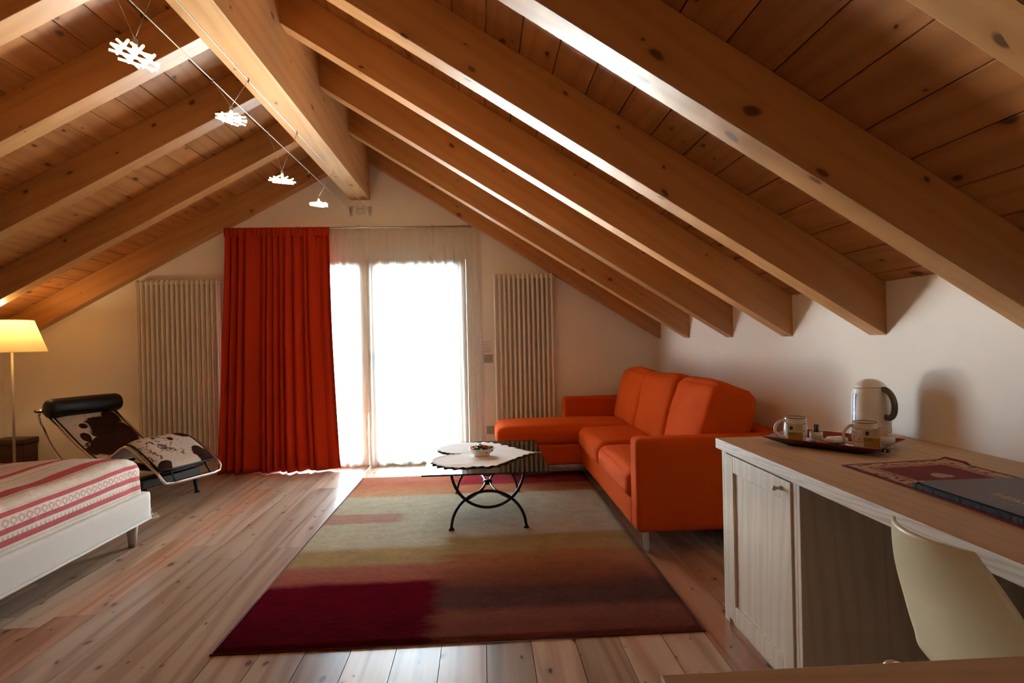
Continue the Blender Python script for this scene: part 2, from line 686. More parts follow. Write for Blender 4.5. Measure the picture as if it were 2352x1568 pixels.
def rug_mat():
    m, nt, b, o = new_mat('banded_wool_rug')
    uv = nd(nt, 'UVMap').outputs[0]
    sp = nd(nt, 'SeparateXYZ')
    put(nt, sp.inputs[0], uv)
    u, v = sp.outputs[0], sp.outputs[1]
    low = noise_t(nt, vmth(nt, 'MULTIPLY', uv, (3.0, 9.0, 1)), 1.0, 3, 0.6)
    fine = noise_t(nt, vmth(nt, 'MULTIPLY', uv, (60, 320, 1)), 1.0, 2, 0.6)
    mott = noise_t(nt, vmth(nt, 'MULTIPLY', uv, (16, 40, 1)), 1.0, 4, 0.6)
    vv = mth(nt, 'ADD', v, mth(nt, 'MULTIPLY', mth(nt, 'SUBTRACT', low, 0.5), 0.030))
    vv = mth(nt, 'ADD', vv, mth(nt, 'MULTIPLY', mth(nt, 'SUBTRACT', fine, 0.5), 0.018))
    burg, burg2 = (0.0580, 0.0038, 0.0085), (0.0860, 0.0040, 0.0105)
    rose, tan, cream = (0.2400, 0.0780, 0.0600), (0.2700, 0.1920, 0.0960), (0.3600, 0.3300, 0.2520)
    cream2, salmon, red = (0.3360, 0.2940, 0.2520), (0.3120, 0.1320, 0.0750), (0.2040, 0.0270, 0.0360)
    plum, brown = (0.0780, 0.0372, 0.0372), (0.1560, 0.0600, 0.0450)
    left = ramp(nt, vv, [(0.0, burg), (0.12, burg2), (0.195, burg2), (0.215, rose), (0.275, (0.2520, 0.1020, 0.0720)), (0.295, tan),
                         (0.36, tan), (0.385, cream), (0.60, cream), (0.75, cream), (0.775, (0.3600, 0.1980, 0.1140)),
                         (0.86, salmon), (0.90, (0.2700, 0.0960, 0.0660)), (1.0, (0.3000, 0.1200, 0.0780))])
    right = ramp(nt, vv, [(0.0, (0.1200, 0.0372, 0.0330)), (0.075, brown), (0.10, plum), (0.165, (0.0900, 0.0432, 0.0396)), (0.19, brown),
                          (0.235, (0.2040, 0.0840, 0.0540)), (0.27, (0.2520, 0.1140, 0.0660)), (0.315, (0.2700, 0.1320, 0.0720)), (0.335, tan),
                          (0.41, (0.2520, 0.1740, 0.0810)), (0.435, cream2), (0.755, cream), (0.775, salmon), (0.845, salmon),
                          (0.865, red), (1.0, (0.1800, 0.0210, 0.0300))])
    uu = mth(nt, 'ADD', u, mth(nt, 'MULTIPLY', mth(nt, 'SUBTRACT', mott, 0.5), 0.10))
    split = sstep(nt, uu, 0.40, 0.46)
    c = mix(nt, split, left, right)
    pa = mth(nt, 'MULTIPLY', mth(nt, 'SUBTRACT', 1.0, sstep(nt, uu, 0.24, 0.29)),
             mth(nt, 'MULTIPLY', sstep(nt, vv, 0.53, 0.545), mth(nt, 'SUBTRACT', 1.0, sstep(nt, vv, 0.60, 0.615))))
    c = mix(nt, mth(nt, 'MULTIPLY', pa, 0.75), c, (0.30, 0.14, 0.12))
    c = mix(nt, mth(nt, 'MULTIPLY', mth(nt, 'SUBTRACT', mott, 0.40), 1.7, clamp=True), c, mix(nt, 1.0, c, (0.72, 0.66, 0.62), 'MULTIPLY'))
    c = mix(nt, mth(nt, 'MULTIPLY', sstep(nt, fine, 0.35, 0.7), 0.45), c, mix(nt, 1.0, c, (0.6, 0.57, 0.55), 'MULTIPLY'))
    c = mix(nt, 1.0, c, (1.16, 1.14, 1.12), 'MULTIPLY')
    put(nt, b.inputs['Base Color'], c)
    b.inputs['Roughness'].default_value = 0.95
    b.inputs['Specular IOR Level'].default_value = 0.0
    b.inputs['Sheen Weight'].default_value = 0.0
    bump(nt, b, fine, 0.5, 0.006)
    return m


def bedspread_mat():
    m, nt, b, o = new_mat('striped_heart_bedspread')
    uv = nd(nt, 'UVMap').outputs[0]
    sp = nd(nt, 'SeparateXYZ')
    put(nt, sp.inputs[0], uv)
    u, v = sp.outputs[0], sp.outputs[1]
    t = mth(nt, 'FRACT', mth(nt, 'ADD', v, 0.20))
    red, cream, pink, line = (0.43, 0.075, 0.085), (0.66, 0.60, 0.53), (0.60, 0.42, 0.34), (0.52, 0.26, 0.24)
    c = ramp(nt, t, [(0.0, cream), (0.026, red), (0.051, cream), (0.078, red), (0.098, cream), (0.154, red), (0.185, cream),
                     (0.285, line), (0.290, cream), (0.305, red), (0.385, cream), (0.455, line), (0.460, cream), (0.50, line), (0.507, cream),
                     (0.57, red), (0.615, pink), (0.68, line), (0.69, pink), (0.74, line), (0.75, pink), (0.80, cream), (0.86, line), (0.87, cream), (0.90, red), (0.95, cream)], 'CONSTANT')
    # hearts in the wide pale band
    cell = 0.0436
    hx = mth(nt, 'MULTIPLY', mth(nt, 'SUBTRACT', mth(nt, 'FRACT', mth(nt, 'DIVIDE', u, cell)), 0.5), 2.75)
    hy = mth(nt, 'DIVIDE', mth(nt, 'SUBTRACT', t, 0.123), 0.0175)
    x2 = mth(nt, 'MULTIPLY', hx, hx)
    q = mth(nt, 'SUBTRACT', mth(nt, 'ADD', x2, mth(nt, 'MULTIPLY', hy, hy)), 1.0)
    q3 = mth(nt, 'MULTIPLY', q, mth(nt, 'MULTIPLY', q, q))
    y3 = mth(nt, 'MULTIPLY', hy, mth(nt, 'MULTIPLY', hy, hy))
    F = mth(nt, 'SUBTRACT', q3, mth(nt, 'MULTIPLY', x2, y3))
    ring = mth(nt, 'MULTIPLY', mth(nt, 'LESS_THAN', F, 0.10), mth(nt, 'GREATER_THAN', F, -0.22))
    band = mth(nt, 'MULTIPLY', mth(nt, 'GREATER_THAN', t, 0.100), mth(nt, 'LESS_THAN', t, 0.152))
    c = mix(nt, mth(nt, 'MULTIPLY', mth(nt, 'MULTIPLY', ring, band), 0.8), c, (0.48, 0.22, 0.22))
    # small motifs in the narrow pale band, embroidery flecks elsewhere
    tx = mth(nt, 'ABSOLUTE', mth(nt, 'SUBTRACT', mth(nt, 'FRACT', mth(nt, 'DIVIDE', u, 0.026)), 0.5))
    tri = mth(nt, 'LESS_THAN', tx, mth(nt, 'MULTIPLY', mth(nt, 'SUBTRACT', 0.073, t), 14.0))
    tb = mth(nt, 'MULTIPLY', mth(nt, 'GREATER_THAN', t, 0.056), mth(nt, 'LESS_THAN', t, 0.073))
    c = mix(nt, mth(nt, 'MULTIPLY', mth(nt, 'MULTIPLY', tri, tb), 0.75), c, (0.45, 0.17, 0.18))
    tx2 = mth(nt, 'LESS_THAN', mth(nt, 'FRACT', mth(nt, 'DIVIDE', u, 0.012)), 0.45)
    tb2 = mth(nt, 'MULTIPLY', mth(nt, 'GREATER_THAN', t, 0.010), mth(nt, 'LESS_THAN', t, 0.017))
    c = mix(nt, mth(nt, 'MULTIPLY', mth(nt, 'MULTIPLY', tx2, tb2), 0.6), c, (0.30, 0.18, 0.20))
    vo = nd(nt, 'TexVoronoi')
    put(nt, vo.inputs['Vector'], uv)
    vo.inputs['Scale'].default_value = 62
    fl = mth(nt, 'LESS_THAN', vo.outputs['Distance'], 0.26)
    fb = mth(nt, 'GREATER_THAN', t, 0.19)
    c = mix(nt, mth(nt, 'MULTIPLY', mth(nt, 'MULTIPLY', fl, fb), 0.32), c, (0.46, 0.26, 0.22))
    put(nt, b.inputs['Base Color'], c)
    b.inputs['Roughness'].default_value = 0.8
    b.inputs['Specular IOR Level'].default_value = 0.2
    bump(nt, b, noise_t(nt, uv, 18, 3), 0.25, 0.02)
    return m


def cow_mat():
    m, nt, b, o = new_mat('cowhide')
    tc = nd(nt, 'TexCoord').outputs['Object']
    sp = nd(nt, 'SeparateXYZ')
    put(nt, sp.inputs[0], tc)
    x, y = sp.outputs[0], sp.outputs[1]
    big = noise_t(nt, vmth(nt, 'ADD', tc, (3.1, 1.2, 0.4)), 5.5, 4, 0.6)
    med = noise_t(nt, vmth(nt, 'ADD', tc, (8.1, 2.2, 0)), 20, 3, 0.6)
    sm = noise_t(nt, tc, 60, 3, 0.6)
    base = mix(nt, sm, (0.64, 0.58, 0.52), (0.50, 0.44, 0.39))
    dist = None
    for cx, cy_, rx, ry in ((0.30, 0.05, 0.20, 0.17), (0.47, -0.02, 0.13, 0.21), (0.16, 0.14, 0.09, 0.08), (0.33, -0.17, 0.045, 0.035), (0.22, -0.12, 0.03, 0.035),
                            (0.93, 0.17, 0.055, 0.06), (1.17, 0.17, 0.085, 0.075), (1.20, -0.18, 0.03, 0.05), (0.98, 0.04, 0.025, 0.025), (0.64, 0.10, 0.12, 0.09)):
        d = mth(nt, 'SQRT', mth(nt, 'ADD', mth(nt, 'POWER', mth(nt, 'DIVIDE', mth(nt, 'SUBTRACT', x, cx), rx), 2.0),
                                mth(nt, 'POWER', mth(nt, 'DIVIDE', mth(nt, 'SUBTRACT', y, cy_), ry), 2.0)))
        dist = d if dist is None else mth(nt, 'MINIMUM', dist, d)
    dist = mth(nt, 'ADD', dist, mth(nt, 'MULTIPLY', mth(nt, 'SUBTRACT', big, 0.5), 1.5))
    patch = mth(nt, 'SUBTRACT', 1.0, sstep(nt, dist, 0.92, 1.04))
    zone = mth(nt, 'MULTIPLY', sstep(nt, x, 0.84, 0.92), mth(nt, 'SUBTRACT', 1.0, sstep(nt, x, 1.12, 1.2)))
    zone = mth(nt, 'MULTIPLY', zone, mth(nt, 'SUBTRACT', 1.0, sstep(nt, y, -0.02, 0.14)))
    sv = mth(nt, 'ADD', mth(nt, 'MULTIPLY', zone, 0.10), mth(nt, 'ADD', med, mth(nt, 'MULTIPLY', mth(nt, 'SUBTRACT', sm, 0.5), 0.5)))
    spots = mth(nt, 'MULTIPLY', sstep(nt, sv, 0.665, 0.70), 0.85)
    hair = mix(nt, med, (0.060, 0.020, 0.012), (0.014, 0.008, 0.007))
    put(nt, b.inputs['Base Color'], mix(nt, mth(nt, 'MAXIMUM', patch, spots), base, hair))
    b.inputs['Roughness'].default_value = 0.8
    b.inputs['Specular IOR Level'].default_value = 0.08
    return m


def mat_placemat():
    m, nt, b, o = new_mat('red_tapestry_runner')
    uv = nd(nt, 'UVMap').outputs[0]
    sp = nd(nt, 'SeparateXYZ')
    put(nt, sp.inputs[0], uv)
    u, v = sp.outputs[0], sp.outputs[1]        # metres from the edges: u 0..w, v 0..l
    wd, ln = 0.375, 0.80
    du = mth(nt, 'MINIMUM', u, mth(nt, 'SUBTRACT', wd, u))
    dv = mth(nt, 'MINIMUM', v, mth(nt, 'SUBTRACT', ln, v))
    d = mth(nt, 'MINIMUM', du, dv)
    red = mix(nt, noise_t(nt, uv, 300, 2), (0.20, 0.006, 0.010), (0.13, 0.004, 0.008))
    cream, star = (0.44, 0.33, 0.20), (0.14, 0.035, 0.025)
    vo = nd(nt, 'TexVoronoi')
    put(nt, vo.inputs['Vector'], uv)
    vo.inputs['Scale'].default_value = 42
    bandc = mix(nt, mth(nt, 'LESS_THAN', vo.outputs['Distance'], 0.33), cream, star)
    bandc2 = mix(nt, mth(nt, 'GREATER_THAN', noise_t(nt, uv, 90, 3), 0.52), (0.40, 0.25, 0.16), (0.30, 0.06, 0.05))
    inner = mth(nt, 'GREATER_THAN', d, 0.048)
    bc = mix(nt, inner, bandc, bandc2)
    isb = mth(nt, 'MULTIPLY', mth(nt, 'GREATER_THAN', d, 0.012), mth(nt, 'LESS_THAN', d, 0.074))
    c = mix(nt, isb, red, bc)
    # pale heart motif in the middle of the far field
    hx = mth(nt, 'DIVIDE', mth(nt, 'SUBTRACT', u, 0.185), 0.026)
    hy = mth(nt, 'DIVIDE', mth(nt, 'SUBTRACT', v, 0.185), 0.026)
    r2 = mth(nt, 'ADD', mth(nt, 'MULTIPLY', hx, hx), mth(nt, 'MULTIPLY', hy, hy))
    q = mth(nt, 'SUBTRACT', r2, 1.0)
    F = mth(nt, 'SUBTRACT', mth(nt, 'MULTIPLY', q, mth(nt, 'MULTIPLY', q, q)),
            mth(nt, 'MULTIPLY', mth(nt, 'MULTIPLY', hx, hx), mth(nt, 'MULTIPLY', hy, mth(nt, 'MULTIPLY', hy, hy))))
    c = mix(nt, mth(nt, 'MULTIPLY', mth(nt, 'LESS_THAN', F, 0.0), mth(nt, 'GREATER_THAN', noise_t(nt, uv, 160, 2), 0.4)), c, (0.42, 0.34, 0.24))
    put(nt, b.inputs['Base Color'], c)
    b.inputs['Roughness'].default_value = 0.9
    bump(nt, b, noise_t(nt, uv, 300, 2), 0.3, 0.002)
    return m


def mat_mug():
    m, nt, b, o = new_mat('printed_mug_glaze')
    tc = nd(nt, 'TexCoord').outputs['Object']
    sp = nd(nt, 'SeparateXYZ')
    put(nt, sp.inputs[0], tc)
    z = sp.outputs[2]
    ang = mth(nt, 'ARCTAN2', sp.outputs[1], sp.outputs[0])
    base = (0.80, 0.76, 0.70)

    def ln(z0, w):
        return mth(nt, 'LESS_THAN', mth(nt, 'ABSOLUTE', mth(nt, 'SUBTRACT', z, z0)), w)
    lines = mth(nt, 'MAXIMUM', ln(0.0705, 0.0009), ln(0.0235, 0.0009))
    rim = mth(nt, 'GREATER_THAN', z, 0.0905)
    cv = nd(nt, 'CombineXYZ')
    put(nt, cv.inputs[0], mth(nt, 'MULTIPLY', ang, 0.042))
    put(nt, cv.inputs[1], z)
    vo = nd(nt, 'TexVoronoi')
    put(nt, vo.inputs['Vector'], cv.outputs[0])
    vo.inputs['Scale'].default_value = 75
    inb = mth(nt, 'MULTIPLY', mth(nt, 'GREATER_THAN', z, 0.030), mth(nt, 'LESS_THAN', z, 0.062))
    per = mth(nt, 'GREATER_THAN', mth(nt, 'SINE', mth(nt, 'MULTIPLY', ang, 4.0)), 0.1)
    pr = mth(nt, 'MULTIPLY', mth(nt, 'MULTIPLY', mth(nt, 'LESS_THAN', vo.outputs['Distance'], 0.38), inb), per)
    c = mix(nt, mth(nt, 'MULTIPLY', pr, 0.85), base, (0.12, 0.14, 0.30))
    c = mix(nt, lines, c, (0.10, 0.06, 0.05))
    c = mix(nt, rim, c, (0.16, 0.07, 0.04))
    put(nt, b.inputs['Base Color'], c)
    b.inputs['Roughness'].default_value = 0.12
    b.inputs['Coat Weight'].default_value = 0.3
    return m


def mat_sachet(name, lo, hi):
    """tea sachet print: white top with dark emblem, coloured lower half"""
    m, nt, b, o = new_mat(name)
    tc = nd(nt, 'TexCoord').outputs['Object']
    sp = nd(nt, 'SeparateXYZ')
    put(nt, sp.inputs[0], tc)
    x, z = sp.outputs[0], sp.outputs[2]
    c = mix(nt, mth(nt, 'LESS_THAN', z, 0.034), (0.66, 0.60, 0.44), lo)
    c = mix(nt, mth(nt, 'GREATER_THAN', mth(nt, 'ABSOLUTE', x), 0.0245), c, (0.70, 0.64, 0.54))
    em = mth(nt, 'LESS_THAN', mth(nt, 'ADD', mth(nt, 'POWER', mth(nt, 'DIVIDE', mth(nt, 'ADD', x, 0.014), 0.006), 2.0),
                                  mth(nt, 'POWER', mth(nt, 'DIVIDE', mth(nt, 'SUBTRACT', z, 0.050), 0.008), 2.0)), 1.0)
    c = mix(nt, em, c, (0.05, 0.06, 0.09))
    tb = mth(nt, 'MULTIPLY', mth(nt, 'GREATER_THAN', x, 0.003), mth(nt, 'LESS_THAN', x, 0.022))
    row = mth(nt, 'LESS_THAN', mth(nt, 'FRACT', mth(nt, 'DIVIDE', z, 0.006)), 0.35)
    up = mth(nt, 'GREATER_THAN', z, 0.042)
    c = mix(nt, mth(nt, 'MULTIPLY', mth(nt, 'MULTIPLY', mth(nt, 'MULTIPLY', tb, row), up), 0.7), c, hi)
    row2 = mth(nt, 'MULTIPLY', row, mth(nt, 'MULTIPLY', mth(nt, 'LESS_THAN', z, 0.032), mth(nt, 'GREATER_THAN', z, 0.024)))
    c = mix(nt, mth(nt, 'MULTIPLY', row2, mth(nt, 'LESS_THAN', x, 0.004)), c, (0.16, 0.06, 0.03))
    put(nt, b.inputs['Base Color'], c)
    b.inputs['Roughness'].default_value = 0.55
    return m


m_rug = rug_mat()
m_bedspread = bedspread_mat()
m_cow = cow_mat()
m_runner = mat_placemat()
m_mug = mat_mug()

# =================================================================== STRUCTURE
RX, LX = 1.74, -4.45            # right and left knee walls
BACK_Y = -4.00
SR, SL = 0.624, 0.535           # roof pitches


def rb(x):                      # underside of the rafters, right slope
    return 1.169 + SR * (1.74 - x)


def lb(x):                      # underside of the rafters, left slope
    return 2.796 + SL * (x + 1.437)


RAF_H = 0.230
RIDGE = -1.13

# floor: slab plus individual boards
floor = build(MB().box((LX - 0.2, BACK_Y - 0.2, -0.12), (RX + 0.2, END_Y + 0.14, -0.02)), 'floor', m_subfloor, kind='structure')
PW = 0.1735
ncol = int((RX - LX) / PW) + 2
x = RX - 0.012
ci = 0
frnd = random.Random(21)
while x > LX:
    x0 = max(x - PW, LX)
    y = BACK_Y - frnd.uniform(0.0, 2.0)
    while y < END_Y:
        y1 = y + frnd.choice((1.6, 1.9, 2.2, 2.5, 2.8))
        a, b = max(y, BACK_Y), min(y1, END_Y)
        if b - a > 0.05:
            dz = frnd.uniform(-0.0006, 0.0)
            fr = Matrix.Translation(((x0 + x) / 2, (a + b) / 2, 0))
            build(MB().box((x0 + 0.0013, a + 0.0010, -0.02), (x - 0.0013, b - 0.0010, dz)), 'floorboard', m_floor, floor, frame=fr)
        y = y1
    x = x0
    ci += 1


# walls
def gable_poly(top_off=0.26):
    return [(LX - 0.2, 0), (RX + 0.2, 0), (RX + 0.2, rb(RX + 0.2) + top_off), (RIDGE, max(rb(RIDGE), lb(RIDGE)) + top_off), (LX - 0.2, lb(LX - 0.2) + top_off)]


def wall_end():
    mb = MB()
    xs = [LX - 0.2, DOOR_X0, DOOR_X1, RX + 0.2]
    y0, y1 = END_Y, END_Y + 0.14

    def top(x):
        return min(rb(x), lb(x)) + 0.26
    mb.prism([(xs[0], -0.12), (xs[1], -0.12), (xs[1], top(xs[1])), (xs[0], top(xs[0]))], 1, y0, y1)
    mb.prism([(xs[2], -0.12), (xs[3], -0.12), (xs[3], top(xs[3])), (xs[2], top(xs[2]))], 1, y0, y1)
    mb.prism([(xs[1], DOOR_TOP), (xs[2], DOOR_TOP), (xs[2], top(xs[2])), (RIDGE, top(RIDGE)), (xs[1], top(xs[1]))], 1, y0, y1)
    return mb


build(wall_end(), 'wall_end', m_wall, kind='structure')
build(MB().prism(gable_poly(), 1, BACK_Y - 0.2, BACK_Y), 'wall_back', m_wall, kind='structure')
build(MB().box((RX, BACK_Y - 0.2, -0.12), (RX + 0.2, END_Y + 0.02, rb(RX) + RAF_H + 0.02)), 'wall_right', m_wall, kind='structure')
build(MB().box((LX - 0.2, BACK_Y - 0.2, -0.12), (LX, END_Y + 0.02, lb(LX) + RAF_H + 0.02)), 'wall_left', m_wall, kind='structure')

# roof: slab, boards, rafters, ridge beam
T = 0.14
roof = MB()
xr, xl = RX + 0.3, LX - 0.3
zr, zl, zt = rb(xr) + RAF_H + 0.022, lb(xl) + RAF_H + 0.022, rb(RIDGE) + RAF_H + 0.022
roof.prism([(RIDGE, zt), (xr, zr), (xr, zr + T), (RIDGE, zt + T)], 1, BACK_Y - 0.3, END_Y + 1.22)
roof.prism([(xl, zl), (RIDGE, zt), (RIDGE, zt + T), (xl, zl + T)], 1, BACK_Y - 0.3, END_Y + 1.22)
ceiling = build(roof, 'ceiling', m_subfloor, kind='structure')

YA, YB = BACK_Y, END_Y
for side in ('R', 'L'):
    slope = SR if side == 'R' else SL
    ang = math.atan(slope)
    step = 0.137 if side == 'R' else 0.1615 * math.cos(ang)
    fn = rb if side == 'R' else lb
    xs = []
    if side == 'R':
        xx = 0.592 - 0.137 * 14
        while xx < RX + 0.14:
            xs.append((xx, xx + step))
            xx += step
    else:
        xx = RIDGE
        while xx > LX - 0.15:
            xs.append((xx - step, xx))
            xx -= step
    for (xa, xb) in xs:
        if side == 'R':
            xa = max(xa, RIDGE)
            if xb <= RIDGE + 0.01:
                continue
        xm = (xa + xb) / 2
        z = fn(xm) + RAF_H
        rot = Matrix.Rotation(ang if side == 'R' else -ang, 4, 'Y')
        fr = Matrix.Translation((xm, (YA + YB) / 2, z)) @ rot
        L = (xb - xa) / math.cos(ang)
        mb = MB()
        hw, hl = L / 2 - 0.0014, (YB - YA) / 2
        c = 0.003
        # board with chamfered underside edges
        mb.prism([(-hw + c, 0), (hw - c, 0), (hw, c), (hw, 0.02), (-hw, 0.02), (-hw, c)], 1, -hl, hl)
        mb.v = [fr @ v for v in mb.v]
        build(mb, 'ceiling_board', m_board, ceiling, frame=fr)

RAFT_R = [-3.65, -2.90, -2.14, -1.38, -0.63, 0.12, 0.88, 1.63, 2.383, 3.13, 3.895, 4.73, 5.50]
RAFT_L = [-3.55, -2.80, -2.05, -1.30, -0.55, 0.25, 1.00, 1.75, 2.455, 3.085, 3.817, 4.64, 5.50]
for side, ys in (('R', RAFT_R), ('L', RAFT_L)):
    ang = math.atan(SR if side == 'R' else SL)
    for y in ys:
        mb = MB()
        if side == 'R':
            xa, xb, fn = -1.06, RX + 0.01, rb
        else:
            xa, xb, fn = LX - 0.01, -1.20, lb
        mb.prism([(xa, fn(xa)), (xb, fn(xb)), (xb, fn(xb) + RAF_H), (xa, fn(xa) + RAF_H)], 1, y, min(y + 0.112, END_Y))
        xm = (xa + xb) / 2
        fr = Matrix.Translation((xm, y, fn(xm))) @ Matrix.Rotation(ang if side == 'R' else -ang, 4, 'Y')
        build(mb, 'rafter', m_rafter, ceiling, frame=fr, bev=0.003)
fr = Matrix.Translation((RIDGE, 2, 2.56))
build(MB().box((-1.227, BACK_Y, 2.56), (-1.04, END_Y, 3.13)), 'ridge_beam', m_beam, ceiling, frame=fr, bev=0.004)

# paved balcony outside, on which the sun falls
build(MB().box((LX - 0.2, END_Y + 0.14, -0.16), (RX + 0.2, END_Y + 1.60, -0.04)), 'floor_balcony', plain('pale_balcony_paving', (0.66, 0.64, 0.60), 0.8, nscale=9, namt=0.15), kind='structure')

# glazed double door to the balcony
FY0, FY1 = 5.625, 5.690
fr_mb = MB()
fr_mb.box((DOOR_X0, FY0, 0), (DOOR_X0 + 0.05, FY1, DOOR_TOP))
fr_mb.box((DOOR_X1 - 0.05, FY0, 0), (DOOR_X1, FY1, DOOR_TOP))
fr_mb.box((DOOR_X0 + 0.05, FY0, DOOR_TOP - 0.05), (DOOR_X1 - 0.05, FY1, DOOR_TOP))
fr_mb.box((DOOR_X0 + 0.05, FY0, -0.02), (DOOR_X1 - 0.05, FY1, 0.025))
door = build(fr_mb, 'door_1', m_frame_w, kind='structure', bev=0.003)
mid = (DOOR_X0 + DOOR_X1) / 2
for i, (xa, xb) in enumerate(((DOOR_X0 + 0.052, mid - 0.001), (mid + 0.001, DOOR_X1 - 0.052))):
    z0, z1, w = 0.027, DOOR_TOP - 0.052, 0.078
    lf = MB()
    lf.box((xa, FY0 - 0.012, z0), (xa + w, FY1 - 0.012, z1))
    lf.box((xb - w, FY0 - 0.012, z0), (xb, FY1 - 0.012, z1))
    lf.box((xa + w, FY0 - 0.012, z1 - w), (xb - w, FY1 - 0.012, z1))
    lf.box((xa + w, FY0 - 0.012, z0), (xb - w, FY1 - 0.012, z0 + 0.035))
    leaf = build(lf, 'door_leaf', m_frame_w, door, bev=0.003)
    build(MB().box((xa + w - 0.005, 5.650, z0 + 0.030), (xb - w + 0.005, 5.655, z1 - w + 0.005)), 'glass_pane', m_pane, leaf)
    if i == 1:
        hb = MB()
        hb.box((xa + 0.025, FY0 - 0.022, 0.95), (xa + 0.055, FY0 - 0.012, 1.10))
        hb.tube([(xa + 0.04, FY0 - 0.02, 1.05), (xa + 0.04, FY0 - 0.035, 1.05)], 0.008)
        hb.tube([(xa + 0.04, FY0 - 0.035, 1.05), (xa + 0.15, FY0 - 0.035, 1.05)], 0.008)
        build(hb, 'door_handle', m_steel, leaf)

# =================================================================== CURTAINS
def fold(u, seed, n, sharp=0.0):
    a = math.sin(2 * PI * (u * n + 0.55 * math.sin(2 * PI * u * 2.3 + seed)) + seed)
    b = 0.45 * math.sin(2 * PI * (u * n * 1.9 + 0.3 * math.sin(2 * PI * u * 3.1 + seed * 2)) + 1.7 * seed)
    return (a + b) / 1.35


rail = thing('curtain_rail', (-1.2, 5.53, 2.282), 'slim silver curtain rail above the balcony door', 'curtain rail')
build(MB().tube([(-2.375, 5.525, 2.284), (-0.085, 5.525, 2.284)], 0.0085, 10), 'rail', m_steel, rail)
for xb in (-1.72, -1.15, -0.45):
    build(MB().box((xb - 0.008, 5.52, 2.286), (xb + 0.008, END_Y, 2.304)), 'rail_bracket', m_steel, rail)


def red_curtain():
    mb = MB()
    NU, NV = 260, 46
    zt, zb = 2.275, 0.010

    def fn(u, v):
        z = zt + (zb - zt) * v
        k = v ** 1.5
        xl = -2.362 + (-2.455 + 2.362) * k
        xr = -1.412 + (-1.352 + 1.412) * (v ** 2.2)
        # uneven spreading of the folds
        w = u + 0.018 * math.sin(2 * PI * u * 3 + 1)
        xx = xl + (xr - xl) * w
        amp = 0.040 + 0.022 * min(1, v * 2.2)
        ph = u * 13.5 + 0.34 * math.sin(2 * PI * u * 1.7 + 0.6) + 0.10 * math.sin(2 * PI * u * 5.3) + 0.03 * math.sin(v * 3 + u * 9)
        lobe = abs(math.sin(PI * ph)) ** 0.6
        vary = 0.72 + 0.28 * math.sin(u * 31 + 1.3)
        tight = math.sin(2 * PI * u * 27) * 0.008 * max(0, 1 - v * 6)
        # the door-side third opens into one broad flat panel
        flat = 1 - 0.45 * max(0, min(1, (u - 0.66) / 0.2)) * min(1, v * 1.6)
        yy = 5.505 - 1.9 * amp * lobe * vary * flat + tight - 0.02 * v
        zz = z
        if v > 0.995:
            zz += 0.012 * max(0, math.sin(2 * PI * (u * 4.2 + 0.15))) * (1 if u > 0.55 else 0.25)
        return (xx, yy, zz)
    mb.grid(fn, NU, NV)
    return mb


rc = thing('red_curtain', (-1.9, 5.462, 0), 'heavy dark red curtain gathered in folds beside the balcony door', 'curtain')
o = build(red_curtain(), 'drape', m_curtain, rc)
md = o.modifiers.new('solid', 'SOLIDIFY')
md.thickness = 0.003
build(MB().grid(lambda u, v: (-2.362 + 0.95 * u, 5.455 + 0.012 * math.sin(2 * PI * u * 27), 2.279 - 0.085 * v), 160, 2), 'pleat_tape', m_curtain, rc)


def sheer(xa, xb, seed, nf, zt, shear_r=0.0):
    mb = MB()

    def fn(u, v):
        x_ = xa + (xb - xa) * u
        top = min(zt, rb(x_) - 0.012)
        z = top + (0.014 - top) * v
        x_ += 0.02 * math.sin(u * 9 + seed) * v + shear_r * v * u
        amp = 0.014 + 0.010 * v
        yy = 5.552 + amp * fold(u, seed, nf) + 0.004 * math.sin(2 * PI * u * nf * 3.3) * (1 - v)
        return (x_, yy, z + (0.012 * math.sin(u * 40 + seed) if v > 0.99 else 0))
    mb.grid(fn, 240, 30)
    return mb


sh = build(sheer(-1.62, 0.012, 2.1, 17, 2.272, 0.03), 'sheer_curtain', m_sheer, org=(-0.8, 5.552, 0),
           label='white see-through voile curtain hanging in front of the glazed door', cat='curtain')

